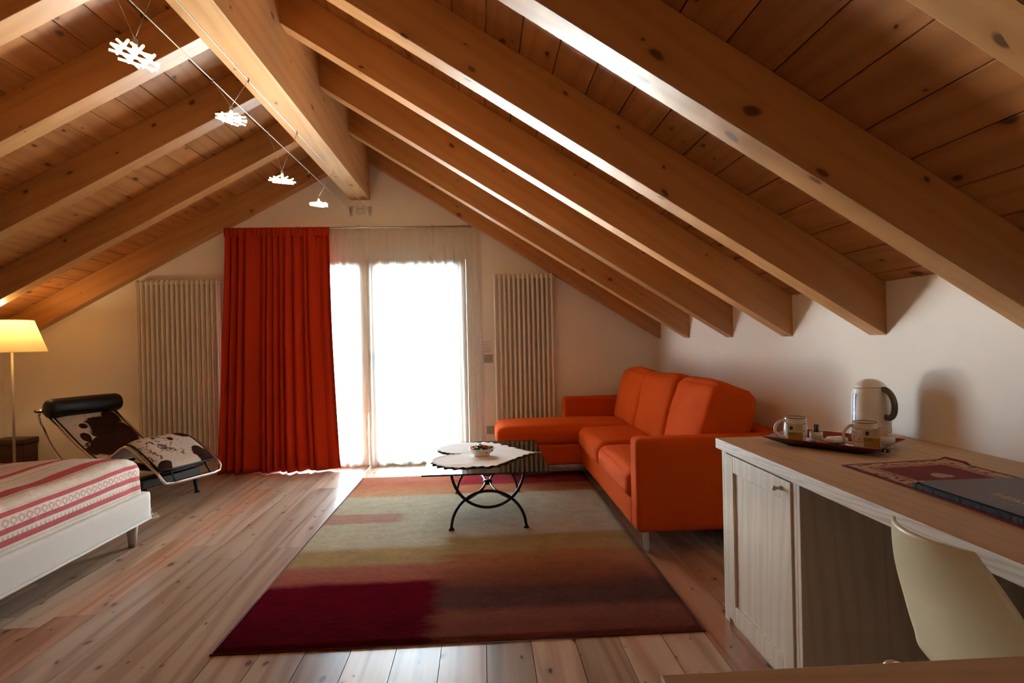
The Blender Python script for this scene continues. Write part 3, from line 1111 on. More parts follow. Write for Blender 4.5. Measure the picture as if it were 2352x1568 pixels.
# =================================================================== RADIATORS
def radiator(name, x0, n, z0, z1, label):
    t = thing(name, (x0, END_Y, z0), label, 'radiator')
    pitch = 0.0455
    yf, yb = END_Y - 0.085, END_Y - 0.045
    c = MB()
    top = smooth_path([(0, yf, z1 - 0.06), (0, yf, z1 - 0.02), (0, yf + 0.006, z1), (0, yb - 0.006, z1), (0, yb, z1 - 0.02), (0, yb, z1 - 0.06)], 2)
    bot = smooth_path([(0, yf, z0 + 0.06), (0, yf, z0 + 0.02), (0, yf + 0.006, z0), (0, yb - 0.006, z0), (0, yb, z0 + 0.02), (0, yb, z0 + 0.06)], 2)
    ring = top + bot[::-1]
    c.tube(ring, 0.0122, 10, closed=True)
    c.tube([(-0.024, (yf + yb) / 2, z1 - 0.022), (0.024, (yf + yb) / 2, z1 - 0.022)], 0.019, 10)
    c.tube([(-0.024, (yf + yb) / 2, z0 + 0.022), (0.024, (yf + yb) / 2, z0 + 0.022)], 0.019, 10)
    me = mesh_from(c, 'column', m_rad, org=(0, END_Y, z0))
    for i in range(n):
        o = bpy.data.objects.new('column', me)
        COL.objects.link(o)
        o.parent = t
        o.location = (0.0125 + i * pitch, 0, 0)
    xe = x0 + n * pitch
    for zz in (z1 - 0.15, z0 + 0.15):
        for xx in (x0 + 0.13, xe - 0.13):
            build(MB().box((xx - 0.012, END_Y - 0.05, zz - 0.012), (xx + 0.012, END_Y, zz + 0.012)), 'wall_bracket', m_rad, t)
    vb = MB()
    vb.tube([(xe - 0.02, END_Y - 0.065, z0 + 0.022), (xe + 0.03, END_Y - 0.065, z0 + 0.022)], 0.011, 10)
    vb.tube([(xe + 0.03, END_Y - 0.065, z0 + 0.05), (xe + 0.03, END_Y - 0.065, -0.0)], 0.008, 10)
    build(vb, 'valve', m_steel, t)
    return t


radiator('column_radiator', -3.205, 17, 0.145, 1.806, 'wide cream column radiator on the wall behind the cowhide lounger')
radiator('column_radiator', 0.125, 13, 0.145, 1.815, 'narrow cream column radiator on the wall behind the orange sofa chaise')

# =================================================================== WALL FITTINGS
def switch(name, xc, zc, w, h, label, sock=False):
    t = thing(name, (xc, END_Y, zc), label, 'socket' if sock else 'switch')
    build(MB().box((xc - w / 2, END_Y - 0.010, zc - h / 2), (xc + w / 2, END_Y, zc + h / 2)), 'cover_plate', m_lgrey, t, bev=0.003)
    if sock:
        ins = build(MB().box((xc - 0.024, END_Y - 0.013, zc - 0.024), (xc + 0.024, END_Y - 0.009, zc + 0.024)), 'insert', m_lgrey, t, bev=0.002)
        for dz in (-0.011, 0, 0.011):
            build(MB().tube([(xc - 0.008, END_Y - 0.0135, zc + dz), (xc - 0.008, END_Y - 0.0125, zc + dz)], 0.003, 8), 'contact_hole', m_dgrey, ins)
    else:
        n = 3
        for i in range(n):
            xx = xc + (i - 1) * 0.023
            k = build(MB().box((xx - 0.0105, END_Y - 0.014, zc - 0.022), (xx + 0.0105, END_Y - 0.009, zc + 0.022)), 'rocker', m_lgrey, t, bev=0.002)
            build(MB().box((xx - 0.003, END_Y - 0.0146, zc - 0.002), (xx + 0.003, END_Y - 0.0135, zc + 0.002)), 'mark', m_dgrey, k)


switch('light_switch', 0.055, 1.008, 0.095, 0.078, 'grey three-gang light switch under the printed notice')
switch('wall_socket', 0.066, 0.314, 0.078, 0.078, 'grey wall socket low beside the sheer curtain', True)
nt_ = thing('wall_notice', (0.05, END_Y, 1.12), 'small white printed notice above the grey light switch', 'notice')
build(MB().box((0.004, END_Y - 0.0015, 1.062), (0.100, END_Y, 1.182)), 'sheet', m_paper, nt_)
rows = [(1.174, .010, .092), (1.163, .038, .062), (1.150, .010, .088), (1.143, .010, .06), (1.128, .030, .070), (1.117, .010, .094), (1.111, .010, .08),
        (1.098, .010, .094), (1.091, .012, .075), (1.080, .012, .085), (1.073, .014, .07)]
txt = MB()
for z, a, b in rows:
    xx = a
    while xx < b:
        w = RND.uniform(0.004, 0.012)
        txt.box((xx, END_Y - 0.0019, z - 0.0013), (min(xx + w, b), END_Y - 0.0014, z + 0.0013))
        xx += w + 0.002
build(txt, 'printed_lines', m_ink, nt_)

# =================================================================== LOW VOLTAGE CABLE LIGHTING
CZ = 2.462
cable_l = build(MB().tube([(-1.262, BACK_Y, CZ), (-1.262, 3.0, CZ - 0.004), (-1.232, END_Y - 0.05, CZ)], 0.0028, 6), 'lighting_cable', m_steel, org=(-1.26, 2, CZ),
                label='thin taut steel lighting cable clear of the ridge beam', cat='cable', group='low voltage lighting cables')
cable_r = build(MB().tube([(-1.094, BACK_Y, CZ), (-1.094, 3.0, CZ - 0.004), (-1.047, END_Y - 0.05, CZ)], 0.0028, 6), 'lighting_cable', m_steel, org=(-1.09, 2, CZ),
                label='thin taut steel lighting cable running right under the ridge beam', cat='cable', group='low voltage lighting cables')
for i, xc in enumerate((-1.226, -1.044)):
    t = thing('cable_anchor', (xc, END_Y, 2.458),
              ('steel cable anchor on the gable wall at the free cable', 'steel cable anchor on the gable wall under the ridge beam')[i], 'cable anchor')
    mbp = MB()
    mbp.prism([(-0.018, -0.045), (-0.012, -0.052), (0.012, -0.052), (0.018, -0.045), (0.018, 0.045), (-0.018, 0.045)], 1, END_Y - 0.006, END_Y)
    mbp.v = [v + Vector((xc, 0, 2.458)) for v in mbp.v]
    build(mbp, 'wall_plate', m_steel, t)
    build(MB().tube([(xc, END_Y - 0.005, 2.435), (xc - 0.004, END_Y - 0.055, 2.462)], 0.007, 8), 'tensioner', m_steel, t)
    for dx in (-0.011, 0.0, 0.011):
        build(MB().tube([(xc + dx, END_Y - 0.004, 2.468), (xc + dx * 0.6, END_Y - 0.03, 2.49)], 0.0022, 6), 'prong', m_steel, t)
    build(MB().tube([(xc, END_Y - 0.0075, 2.415), (xc, END_Y - 0.0055, 2.415)], 0.0045, 8), 'screw', m_dgrey, t)
jb = thing('junction_box', (-1.137, END_Y, 2.455), 'pale square junction box with two looped wires between the cable anchors', 'junction box')
build(MB().box((-1.185, END_Y - 0.008, 2.418), (-1.088, END_Y, 2.492)), 'cover_plate', m_white_pl, jb, bev=0.003)
fb = MB()
for a, b in (((-1.166, 2.434), (-1.162, 2.476)), ((-1.109, 2.434), (-1.105, 2.476)), ((-1.166, 2.432), (-1.105, 2.436)), ((-1.166, 2.474), (-1.105, 2.478))):
    fb.box((a[0], END_Y - 0.0095, a[1]), (b[0], END_Y - 0.0075, b[1]))
build(fb, 'inner_frame', m_lgrey, jb)
for s in (-1, 1):
    build(MB().tube(smooth_path([(-1.137 + s * 0.014, END_Y - 0.008, 2.452), (-1.137 + s * 0.016, END_Y - 0.012, 2.485), (-1.137 + s * 0.03, END_Y - 0.02, 2.505), (-1.137 + s * 0.075, END_Y - 0.012, 2.49)], 3), 0.0016, 6), 'wire', m_lgrey, jb)


def spot(y, z, rot, tilt, R, label):
    t = thing('cable_spotlight', (-1.178, y, z), label, 'lamp', group='halogen spotlights on the cables')
    c = Vector((-1.178, y, z))
    rods = MB()
    Rm = Matrix.Rotation(rot, 3, 'Z')
    Tm = Matrix.Rotation(tilt[0], 3, 'X') @ Matrix.Rotation(tilt[1], 3, 'Y')
    for k in range(3):
        a = k * PI / 3
        d = Vector((math.cos(a), math.sin(a), 0))
        n = Vector((-math.sin(a), math.cos(a), 0))
        for o_, ln in ((-0.52, 0.78), (0.0, 1.0), (0.52, 0.78)):
            lz = Vector((0, 0, (k - 1) * 0.006))
            p0 = c + Tm @ (Rm @ (n * o_ * R - d * ln * R + lz))
            p1 = c + Tm @ (Rm @ (n * o_ * R + d * ln * R + lz))
            rods.tube([p0, p1], 0.0052, 6)
    build(rods, 'glass_rod_shade', m_rod, t)
    build(MB().lathe([(0.0, 0.0), (0.006, 0.003), (0.008, 0.012), (0.006, 0.022), (0.0, 0.026)], c + Vector((0, 0, 0.012)), 12), 'bulb', m_bulb, t)
    build(MB().lathe([(0.007, 0.036), (0.009, 0.040), (0.009, 0.056), (0.004, 0.060)], c, 12), 'socket', m_steel, t)
    for xc in (-1.262 + 0.03 * max(0, (y - 3.0) / 2.55), -1.094 + 0.047 * max(0, (y - 3.0) / 2.55)):
        w = build(MB().tube([c + Vector((0, 0, 0.058)), (xc, y, CZ - 0.003)], 0.0011, 5), 'suspension_wire', m_steel, t)
        build(MB().tube([(xc, y, CZ - 0.016), (xc, y, CZ + 0.006)], 0.0042, 8), 'clip', m_steel, w)
    l = point_light('bulb_light', (0, 0, -0.03), SPOT_W, (1.0, 0.70, 0.36), 0.012)
    l.parent = t
    return t


SPOT_W = 3.4
spot(2.06, 2.195, 0.3, (-0.22, 0.16), 0.078, 'lit halogen spotlight on cables, farthest from the gable wall')
spot(2.83, 2.275, 0.9, (-0.04, 0.06), 0.072, 'lit halogen spotlight on cables, third from the gable wall')
spot(3.53, 2.175, 0.2, (0.0, 0.05), 0.078, 'lit halogen spotlight on cables, second from the gable wall')
spot(4.31, 2.215, 0.6, (0.0, 0.03), 0.068, 'lit halogen spotlight on cables nearest the gable wall')

# =================================================================== SOFA
SO = (1.25, 4.25, 0)
sofa = thing('corner_sofa', SO, 'orange fabric corner sofa with chaise end along the white wall', 'sofa')
FX = 0.815
build(rbox((FX, 3.05, 0.125), (RX - 0.02, 3.19, 0.632), 0.028, 6, wr=0.002), 'armrest', m_sofa, sofa)
build(rbox((0.75, 5.335, 0.125), (RX - 0.02, 5.475, 0.638), 0.028, 6, wr=0.002), 'armrest', m_sofa, sofa)
build(rbox((RX - 0.17, 3.14, 0.125), (RX - 0.02, 5.40, 0.632), 0.028, 6), 'backrest', m_sofa, sofa)
build(rbox((FX + 0.004, 3.17, 0.125), (RX - 0.1, 4.80, 0.300), 0.018, 6, wr=0.002), 'seat_base', m_sofa, sofa)
build(rbox((0.13, 4.775, 0.13), (RX - 0.1, 5.36, 0.305), 0.02, 6, wr=0.002), 'chaise_base', m_sofa, sofa)
build(rbox((FX - 0.02, 3.175, 0.275), (1.35, 3.985, 0.435), 0.05, 8, puff=(0.012, 0.004, 0.028), wr=0.006, wf=7, seed=1), 'seat_cushion', m_sofa, sofa)
build(rbox((FX - 0.025, 3.985, 0.275), (1.35, 4.80, 0.440), 0.055, 8, puff=(0.012, 0.004, 0.030), wr=0.006, wf=7, seed=2), 'seat_cushion', m_sofa, sofa)
build(rbox((0.105, 4.765, 0.290), (1.38, 5.35, 0.455), 0.06, 8, puff=(0.006, 0.006, 0.018), wr=0.006, wf=6, seed=3), 'chaise_cushion', m_sofa, sofa)
for i, (ya, yb) in enumerate(((3.175, 3.855), (3.855, 4.575), (4.575, 5.295))):
    mb = rbox((-0.13, ya + 0.004, -0.245), (0.13, yb - 0.004, 0.245), 0.062, 10, puff=(0.038, 0.006, 0.024), wr=0.013, wf=6, seed=5 + i)
    tilt = math.radians(15)
    R_ = Matrix.Rotation(tilt, 3, 'Y')
    mb.v = [R_ @ Vector((v.x, 0, v.z)) + Vector((1.385, v.y, 0.645)) for v in mb.v]
    build(mb, 'back_cushion', m_sofa, sofa)
for (lx, ly) in ((0.884, 3.135), (0.20, 5.03), (0.20, 5.30), (0.90, 4.72), (1.62, 3.135), (1.62, 5.30)):
    build(MB().box((lx - 0.014, ly - 0.014, 0.0145 if (lx < 0.5 and ly < 5.1) else 0.0), (lx + 0.014, ly + 0.014, 0.135)), 'leg', m_steel, sofa, bev=0.002)

# =================================================================== RUG
RG = (-1.062, 2.252, 0.868, 5.085)
mb = MB()
NX, NY = 90, 130


def rugf(u, v):
    xx = RG[0] + (RG[2] - RG[0]) * u
    yy = RG[1] + (RG[3] - RG[1]) * v
    e = min(min(u, 1 - u) * 1.93, min(v, 1 - v) * 2.83)
    z = 0.014 * min(1, (e / 0.02)) ** 0.5 + 0.0012 * noise.noise(Vector((xx * 9, yy * 9, 0)))
    xx += 0.006 * noise.noise(Vector((yy * 5, 1 if u < 0.5 else 9, 0))) * (1 if u in (0.0, 1.0) else 0)
    yy += 0.005 * noise.noise(Vector((xx * 5, 3 if v < 0.5 else 7, 0))) * (1 if v in (0.0, 1.0) else 0)
    return (xx, yy, max(z, 0.0005))


mb.grid(rugf, NX, NY, uvfn=lambda u, v: (u, v))
rug = thing('area_rug', (-0.1, 3.66, 0), 'large wool rug with cream, tan, salmon and burgundy bands', 'rug')
build(mb, 'pile', m_rug, rug)
bd = MB()
bd.tube([(RG[0], RG[1], 0.004), (RG[2], RG[1], 0.004), (RG[2], RG[3], 0.004), (RG[0], RG[3], 0.004)], 0.0035, 6, closed=True)
build(bd, 'bound_edge', plain('rug_binding', (0.10, 0.02, 0.02), 0.9, nscale=60, namt=0.4), rug)

# =================================================================== GLASS COFFEE TABLE
TC = (0.02, 4.005)
RUGZ = 0.0135
tb = thing('coffee_table', (TC[0], TC[1], RUGZ), 'glass coffee table on curved black wrought iron legs', 'table')
GZ0, GZ1 = 0.387, 0.397
g = MB().box((-0.372, 3.41, GZ0), (0.395, 4.50, GZ1), 0)
g.mi = [0, 0, 1, 1, 1, 1]
build(g, 'glass_top', [m_tglass, m_tedge], tb)
for yf in (3.575, 4.44):
    lo = [(p[0], yf, p[1] + RUGZ) for p in arc(TC[0], 0.004, 0.232, 0.232, PI, 0, 28)]
    build(MB().tube(lo, 0.0092, 10), 'leg_arch', m_iron, tb)
    hi = [(p[0], yf + 0.0, p[1]) for p in arc(TC[0], GZ0 - 0.004, 0.226, 0.235, PI, 2 * PI, 28)]
    hi = [(p[0], p[1] - 0.002, p[2]) for p in hi]
    build(MB().tube(hi, 0.0092, 10), 'top_arch', m_iron, tb)
    for s in (-1, 1):
        build(MB().lathe([(0.018, 0.0), (0.019, 0.006), (0.013, 0.012), (0.009, 0.022)], (TC[0] + s * 0.232, yf, RUGZ), 14), 'foot', m_iron, tb)
        build(MB().lathe([(0.0, 0), (0.012, 0.0), (0.012, 0.006), (0, 0.006)], (TC[0] + s * 0.226, yf, GZ0 - 0.007), 14), 'glass_pad', m_iron, tb)
        build(MB().lathe([(0.0, -0.013), (0.011, -0.008), (0.013, 0), (0.011, 0.008), (0.0, 0.013)], (TC[0] + s * 0.135, yf, 0.2), 12), 'joint', m_iron, tb)
for s in (-1, 1):
    pts = []
    for i in range(25):
        t_ = i / 24
        pts.append((TC[0] + s * (0.016 + 0.119 * (2 * t_ - 1) ** 2), 3.575 + 0.865 * t_, 0.2))
    build(MB().tube(pts, 0.0085, 10), 'stretcher', m_iron, tb)
build(MB().lathe([(0.0, -0.016), (0.030, -0.014), (0.032, 0), (0.030, 0.014), (0, 0.016)], (TC[0], 4.0075, 0.2), 16), 'collar', m_iron, tb)

# heart shaped cloth
def heart(t):
    return 16 * math.sin(t) ** 3, 13 * math.cos(t) - 5 * math.cos(2 * t) - 2 * math.cos(3 * t) - math.cos(4 * t)


hm = MB()
NH, NRG = 180, 14
vs = []
for j in range(NRG + 1):
    r = j / NRG
    for i in range(NH):
        t_ = 2 * PI * i / NH
        a, b = heart(t_)
        b0 = -1.0
        sc_ = 1.0 + (0.030 * math.sin(i * 2 * PI / 4.0) if j == NRG else 0)
        a, b = a * r * sc_, b0 + (b - b0) * r * sc_
        tt_ = max(0.0, min(1.0, -b / 17.0))
        a *= 1 + 1.25 * tt_ * (1 - tt_)
        X_ = -0.345 + (12 - b) * 0.0253
        Y_ = 3.985 + a * 0.0276 - 0.10 * (X_ - 0.0) * 0.6
        z = GZ1 + 0.0034 + 0.0075 * abs(noise.noise(Vector((X_ * 4, Y_ * 13, 0)))) ** 1.5
        if j == NRG:
            z = GZ1 + 0.0030 + 0.007 * abs(math.sin(i * 0.9))
        if X_ > 0.393:
            z -= (X_ - 0.393) * 1.1
        vs.append((X_, Y_, z))
fs = []
for j in range(NRG):
    for i in range(NH):
        i2 = (i + 1) % NH
        fs.append((j * NH + i, (j + 1) * NH + i, (j + 1) * NH + i2, j * NH + i2))
hm.add(vs, fs, 0, True)
m_linen = fabric('natural_linen', (0.86, 0.82, 0.79), (0.74, 0.70, 0.66), 160, sheen=0.05)
build(hm, 'heart_tablecloth', m_linen, org=(0.0, 3.985, GZ1), label='heart shaped linen cloth with ruffled edge on the glass table', cat='tablecloth')
hc = bpy.data.objects['heart_tablecloth']
md = hc.modifiers.new('solid', 'SOLIDIFY')
md.thickness = 0.0014
md.offset = 1

# dish of sweets
DC = Vector((-0.015, 3.915, GZ1 + 0.0065))
dish = thing('candy_dish', DC, 'square white porcelain dish holding wrapped sweets on the heart cloth', 'dish')


def sq(r, k, n=40):
    pts = []
    for i in range(n):
        a = 2 * PI * i / n + 0.06
        c_, s_ = math.cos(a), math.sin(a)
        q = (abs(c_) ** k + abs(s_) ** k) ** (-1 / k)
        pts.append((c_ * q * r, s_ * q * r))
    return pts


dm = MB()
rings = [(0.050, 0.0), (0.052, 0.014), (0.058, 0.018), (0.082, 0.045), (0.086, 0.0455), (0.083, 0.049), (0.055, 0.023), (0.001, 0.021)]
k0 = 0
vs, fs = [], []
for r, z in rings:
    for p in sq(r, 6):
        lift = 0.006 * (abs(p[0] * p[1]) / (0.083 ** 2)) if z > 0.03 else 0
        vs.append((DC.x + p[0], DC.y + p[1] * 0.9, DC.z + z + lift))
for j in range(len(rings) - 1):
    for i in range(40):
        i2 = (i + 1) % 40
        fs.append((j * 40 + i, j * 40 + i2, (j + 1) * 40 + i2, (j + 1) * 40 + i))
fs.append(list(range(40))[::-1])
dm.add(vs, fs, 0, True)
build(dm, 'bowl', m_ceram, dish)

candy_cols = [('red', (0.45, 0.02, 0.02)), ('green', (0.02, 0.20, 0.09)), ('dark blue', (0.02, 0.03, 0.18)), ('silver', (0.75, 0.75, 0.78)),
              ('gold', (0.60, 0.40, 0.12)), ('dark brown', (0.05, 0.02, 0.012)), ('orange', (0.60, 0.15, 0.03))]
cm_ = MB()
cm_.lathe([(0.0085, -0.022), (0.0065, -0.018), (0.0018, -0.0115), (0.0065, -0.0095), (0.0088, -0.004), (0.0088, 0.004), (0.0065, 0.0095), (0.0018, 0.0115), (0.0065, 0.018), (0.0085, 0.022)], (0, 0, 0), 10)
protos = {}
crn = random.Random(4)
spots_c = []
for layer, (zz, ext, cnt) in enumerate(((0.033, 0.048, 10), (0.044, 0.056, 14), (0.055, 0.042, 9), (0.063, 0.022, 4))):
    for i in range(cnt):
        for _ in range(40):
            p = (crn.uniform(-ext, ext), crn.uniform(-ext, ext) * 0.9)
            if all((p[0] - q[0]) ** 2 + (p[1] - q[1]) ** 2 > 0.0150 ** 2 or q[2] != layer for q in spots_c):
                break
        spots_c.append((p[0], p[1], layer))
        nm, col = candy_cols[crn.randrange(len(candy_cols))]
        if nm not in protos:
            protos[nm] = mesh_from(cm_, 'wrapped_candy', plain('foil_' + nm.replace(' ', '_'), col, 0.2, 0.5, nscale=150, namt=0.35, bmp=0.4))
        o = bpy.data.objects.new('wrapped_candy', protos[nm])
        COL.objects.link(o)
        o.location = (DC.x + p[0], DC.y + p[1], DC.z + zz)
        o.rotation_euler = (PI / 2 + crn.uniform(-0.35, 0.35), crn.uniform(0, 6), crn.uniform(0, 6.28))
        tag(o, 'sweet in shiny %s foil heaped in the white dish' % nm, 'candy', 'foil-wrapped sweets in the dish')

# =================================================================== BED
BX0, BX1, BY0, BY1 = -4.30, -2.02, 1.90, 3.60
bed = thing('bed', ((BX0 + BX1) / 2, (BY0 + BY1) / 2, 0), 'double bed with white slipcovered base on tapered legs', 'bed')
build(rbox((BX0, BY0, 0.150), (BX1, BY1, 0.322), 0.022, 8, wr=0.0025, wf=5), 'bed_base', m_cover, bed)
hem = MB().tube([(BX0 + 0.02, BY0, 0.158), (BX1 - 0.006, BY0 + 0.004, 0.158), (BX1 + 0.002, BY0 + 0.02, 0.158), (BX1 + 0.002, BY1 - 0.02, 0.158), (BX1 - 0.01, BY1 + 0.001, 0.158), (BX0 + 0.02, BY1, 0.158)], 0.007, 8)
build(hem, 'hem', m_cover, bed)
for lx, ly in ((BX1 - 0.085, BY1 - 0.06), (BX1 - 0.085, BY0 + 0.06), (BX0 + 0.08, BY1 - 0.06), (BX0 + 0.08, BY0 + 0.06)):
    build(MB().lathe([(0.021, 0.0), (0.034, 0.16)], (lx, ly, 0), 20), 'leg', m_bedleg, bed)
build(rbox((BX0 + 0.02, BY0 + 0.03, 0.315), (BX1 - 0.05, BY1 - 0.03, 0.475), 0.05, 6), 'mattress', m_mattress, bed)
build(rbox((LX + 0.005, BY0 - 0.02, 0.10), (BX0 + 0.01, BY1 + 0.02, 0.95), 0.03, 6), 'headboard', m_cover, bed)

bs = rbox((BX0 + 0.015, BY0 + 0.01, 0.200), (BX1 - 0.022, BY1 - 0.01, 0.520), 0.085, 26, puff=(0.006, 0.008, 0.022), wr=0.0)
nv = []
for i, v in enumerate(bs.v):
    v.z = max(v.z, 0.319)
    p = v.copy()
    sx = BX1 - 0.022
    depth = max(0.0, 0.525 - p.z)
    nz = noise.noise(Vector((p.x * 2.2, p.y * 2.2, p.z * 2.2))) * 0.010 + noise.noise(Vector((p.x * 5, p.y * 7, p.z * 3))) * 0.004
    corner = max(0, 1 - (Vector((p.x - sx, p.y - BY1 + 0.02, 0)).length) / 0.30)
    if p.z > 0.40:
        p.z += nz + 0.020 * math.exp(-((p.y - 3.3) ** 2) / 0.10) * math.exp(-((p.x + 2.45) ** 2) / 0.18)
    if p.x > sx - 0.10 or p.y > BY1 - 0.11:
        p += Vector((1, 0.6, 0)) * (math.sin(p.y * 46 + p.z * 12) * 0.0065 * corner + nz * 0.5 * (depth > 0.03))
    bs.uv[i] = (v.y, (sx - v.x) - max(0.0, 0.520 - v.z))
    nv.append(p)
bs.v = nv
cv_ = build(bs, 'bedspread', m_bedspread, org=((BX0 + BX1) / 2, (BY0 + BY1) / 2, 0.32),
            label='red and cream striped bedspread with a row of hearts on the bed', cat='bedspread')

# =================================================================== COWHIDE LOUNGER
LA = math.radians(-23.5)
lc = thing('chaise_lounge', (-3.39, 5.03, 0), 'tubular chrome lounger with brown and white cowhide and black headrest', 'lounger', rotz=LA, local=True)
HW = 0.262
prof = [(-0.075, 0.70), (0.0, 0.665), (0.14, 0.575), (0.30, 0.465), (0.46, 0.365), (0.60, 0.305), (0.66, 0.310), (0.76, 0.375), (0.87, 0.445), (0.93, 0.448), (1.04, 0.390), (1.15, 0.315), (1.235, 0.262)]
sp_ = smooth_path([(s, 0, z) for s, z in prof], 2)
rail_pts = [(p.x, -HW, p.z) for p in sp_]
end = [(1.262, -HW + 0.004, 0.225), (1.272, -HW + 0.025, 0.192), (1.276, -HW + 0.085, 0.183)]
left = rail_pts + end
right = [(a, -b, c) for a, b, c in left]
build(MB().tube(left + right[::-1], 0.0115, 10), 'frame_tube', m_chrome, lc)
build(MB().tube([(-0.075, -HW, 0.70), (-0.075, HW, 0.70)], 0.011, 10), 'head_bar', m_chrome, lc)
# rocker arcs
for s in (-1, 1):
    rk = [(-0.075, s * (HW - 0.012), 0.695), (-0.115, s * (HW - 0.012), 0.655), (-0.10, s * (HW - 0.012), 0.600)]
    for i in range(16):
        a = math.radians(205 + (309 - 205) * i / 15)
        rk.append((0.56 + 0.68 * math.cos(a), s * (HW - 0.012), 0.815 + 0.62 * math.sin(a)))
    build(MB().tube(smooth_path(rk, 1), 0.0115, 10), 'rocker_tube', m_chrome, lc)
# pad
pad = MB()
PW_ = 0.240


def prof_at(t):
    i = t * (len(sp_) - 1)
    k = min(int(i), len(sp_) - 2)
    return sp_[k].lerp(sp_[k + 1], i - k)


def padf(side):
    def fn(u, v):
        t = 0.045 + 0.93 * v
        p = prof_at(t)
        w = (2 * u - 1)
        rr = min(v, 1 - v) * 14
        hw_ = PW_ * (min(1, (1 - (1 - min(1, rr)) ** 2)) ** 0.5 * 0.16 + 0.84)
        th = 0.032 * (1 - abs(w) ** 6) * min(1, min(v, 1 - v) * 25 + 0.1)
        z = p.z + 0.012 + (th if side else -0.006)
        if abs(w) > 0.99:
            z = p.z + 0.014
        return (p.x, w * hw_, z)
    return fn


pad.grid(padf(1), 24, 70)
pad.grid(padf(0), 24, 70)
build(pad, 'cowhide_pad', m_cow, lc)
# bound edge of the pad
eb = []
for i in range(71):
    eb.append(padf(1)(0.0, i / 70))
for i in range(71):
    eb.append(padf(1)(1.0, 1 - i / 70))
build(MB().tube(eb, 0.006, 6, closed=True), 'pad_piping', m_leather, lc)
# headrest roll
hr = MB()
rp = [(0.0, -0.295), (0.045, -0.292), (0.068, -0.280), (0.078, -0.255), (0.080, -0.15), (0.081, 0), (0.080, 0.15), (0.078, 0.255), (0.068, 0.280), (0.045, 0.292), (0.0, 0.295)]
hr.lathe(rp, (0, 0, 0), 28)
hr.v = [Vector((0.055 + v.x, v.z, 0.715 + v.y)) for v in hr.v]
roll = build(hr, 'headrest', m_leather, lc)
for s in (-1, 1):
    build(MB().tube([(0.05, s * 0.20, 0.785), (-0.05, s * 0.20, 0.75), (-0.078, s * 0.20, 0.69)], 0.010, 6), 'strap', m_leather, roll)
build(MB().tube(smooth_path([(0.03, -0.29, 0.70), (-0.03, -0.315, 0.69), (-0.07, -0.30, 0.70)], 2), 0.008, 6), 'buckle_loop', m_black, roll)
# rubber straps at the foot
for s in (-1, 1):
    build(MB().tube([(1.20, s * 0.15, 0.285), (1.276, s * 0.15, 0.186)], 0.007, 6), 'foot_strap', m_black, lc)
# base
base = MB()
for s in (-1, 1):
    base.prism([(0.18, 0.145), (1.04, 0.145), (1.04, 0.205), (0.18, 0.205)], 1, s * 0.215 - 0.022, s * 0.215 + 0.022)
build(base, 'base_rail', m_black, lc, bev=0.008)
for sx in (0.22, 1.02):
    build(MB().box((sx - 0.03, -0.25, 0.135), (sx + 0.03, 0.25, 0.200)), 'cross_beam', m_black, lc, bev=0.01)
    for s in (-1, 1):
        build(MB().tube([(sx, s * 0.215, 0.19), (sx + (0.02 if sx > 0.5 else -0.02), s * 0.225, 0.012), (sx + (0.02 if sx > 0.5 else -0.02), s * 0.225, 0.0)], [0.020, 0.017, 0.024], 10), 'leg', m_black, lc)
    build(MB().tube([(sx, -0.3, 0.212), (sx, 0.3, 0.212)], 0.013, 8), 'rubber_rest', m_black, lc)

# =================================================================== FLOOR LAMP
FLx, FLy = -3.83, 4.90
fl = thing('floor_lamp', (FLx, FLy, 0), 'lit floor lamp with cream cone shade on a slim pole', 'lamp')
build(MB().lathe([(0.13, 0.0), (0.13, 0.012), (0.10, 0.020), (0.012, 0.026)], (FLx, FLy, 0), 32), 'base', m_steel, fl)
build(MB().tube([(FLx, FLy, 0.02), (FLx, FLy, 1.24)], 0.0095, 12), 'pole', plain('pale_lamp_pole', (0.62, 0.56, 0.45), 0.35, 0.3, nscale=10, namt=0.05), fl)
o = build(MB().lathe([(0.232, 1.172), (0.146, 1.432)], (FLx, FLy, 0), 48), 'lamp_shade', m_shade, fl)
o.data.polygons[len(o.data.polygons) - 1].use_smooth = False
bm = bmesh.new()
bm.from_mesh(o.data)
bmesh.ops.delete(bm, geom=[f for f in bm.faces if len(f.verts) > 4], context='FACES')
bm.to_mesh(o.data)
bm.free()
for z, r in ((1.172, 0.232), (1.432, 0.146)):
    build(MB().tube([(FLx + r * math.cos(2 * PI * i / 40), FLy + r * math.sin(2 * PI * i / 40), z) for i in range(40)], 0.0022, 6, closed=True), 'shade_ring', m_shade, fl)
for a in (0, 2.1, 4.2):
    build(MB().tube([(FLx, FLy, 1.25), (FLx + 0.146 * math.cos(a), FLy + 0.146 * math.sin(a), 1.430)], 0.002, 5), 'shade_spoke', m_steel, fl)
build(MB().lathe([(0.0, 1.24), (0.014, 1.245), (0.014, 1.275), (0.026, 1.30), (0.030, 1.325), (0.022, 1.350), (0.0, 1.360)], (FLx, FLy, 0), 20), 'bulb', glow_mat('warm_bulb', (1.0, 0.72, 0.36), 14.0), fl)
pl_ = point_light('lamp_light', (0, 0, 1.33), 8.0, (1.0, 0.66, 0.30), 0.03)
pl_.parent = fl
pl_.location = (0, 0, 1.385)

# dark wooden chest in the corner
ch = thing('wooden_chest', (-4.29, 5.49, 0), 'dark wooden chest against the wall behind the lamp pole', 'chest')
build(MB().box((-4.43, 5.41, 0.0), (-4.155, 5.585, 0.335)), 'body', m_dark_wood, ch, bev=0.006)
build(MB().box((-4.44, 5.40, 0.338), (-4.145, 5.595, 0.385)), 'lid', m_dark_wood, ch, bev=0.008)

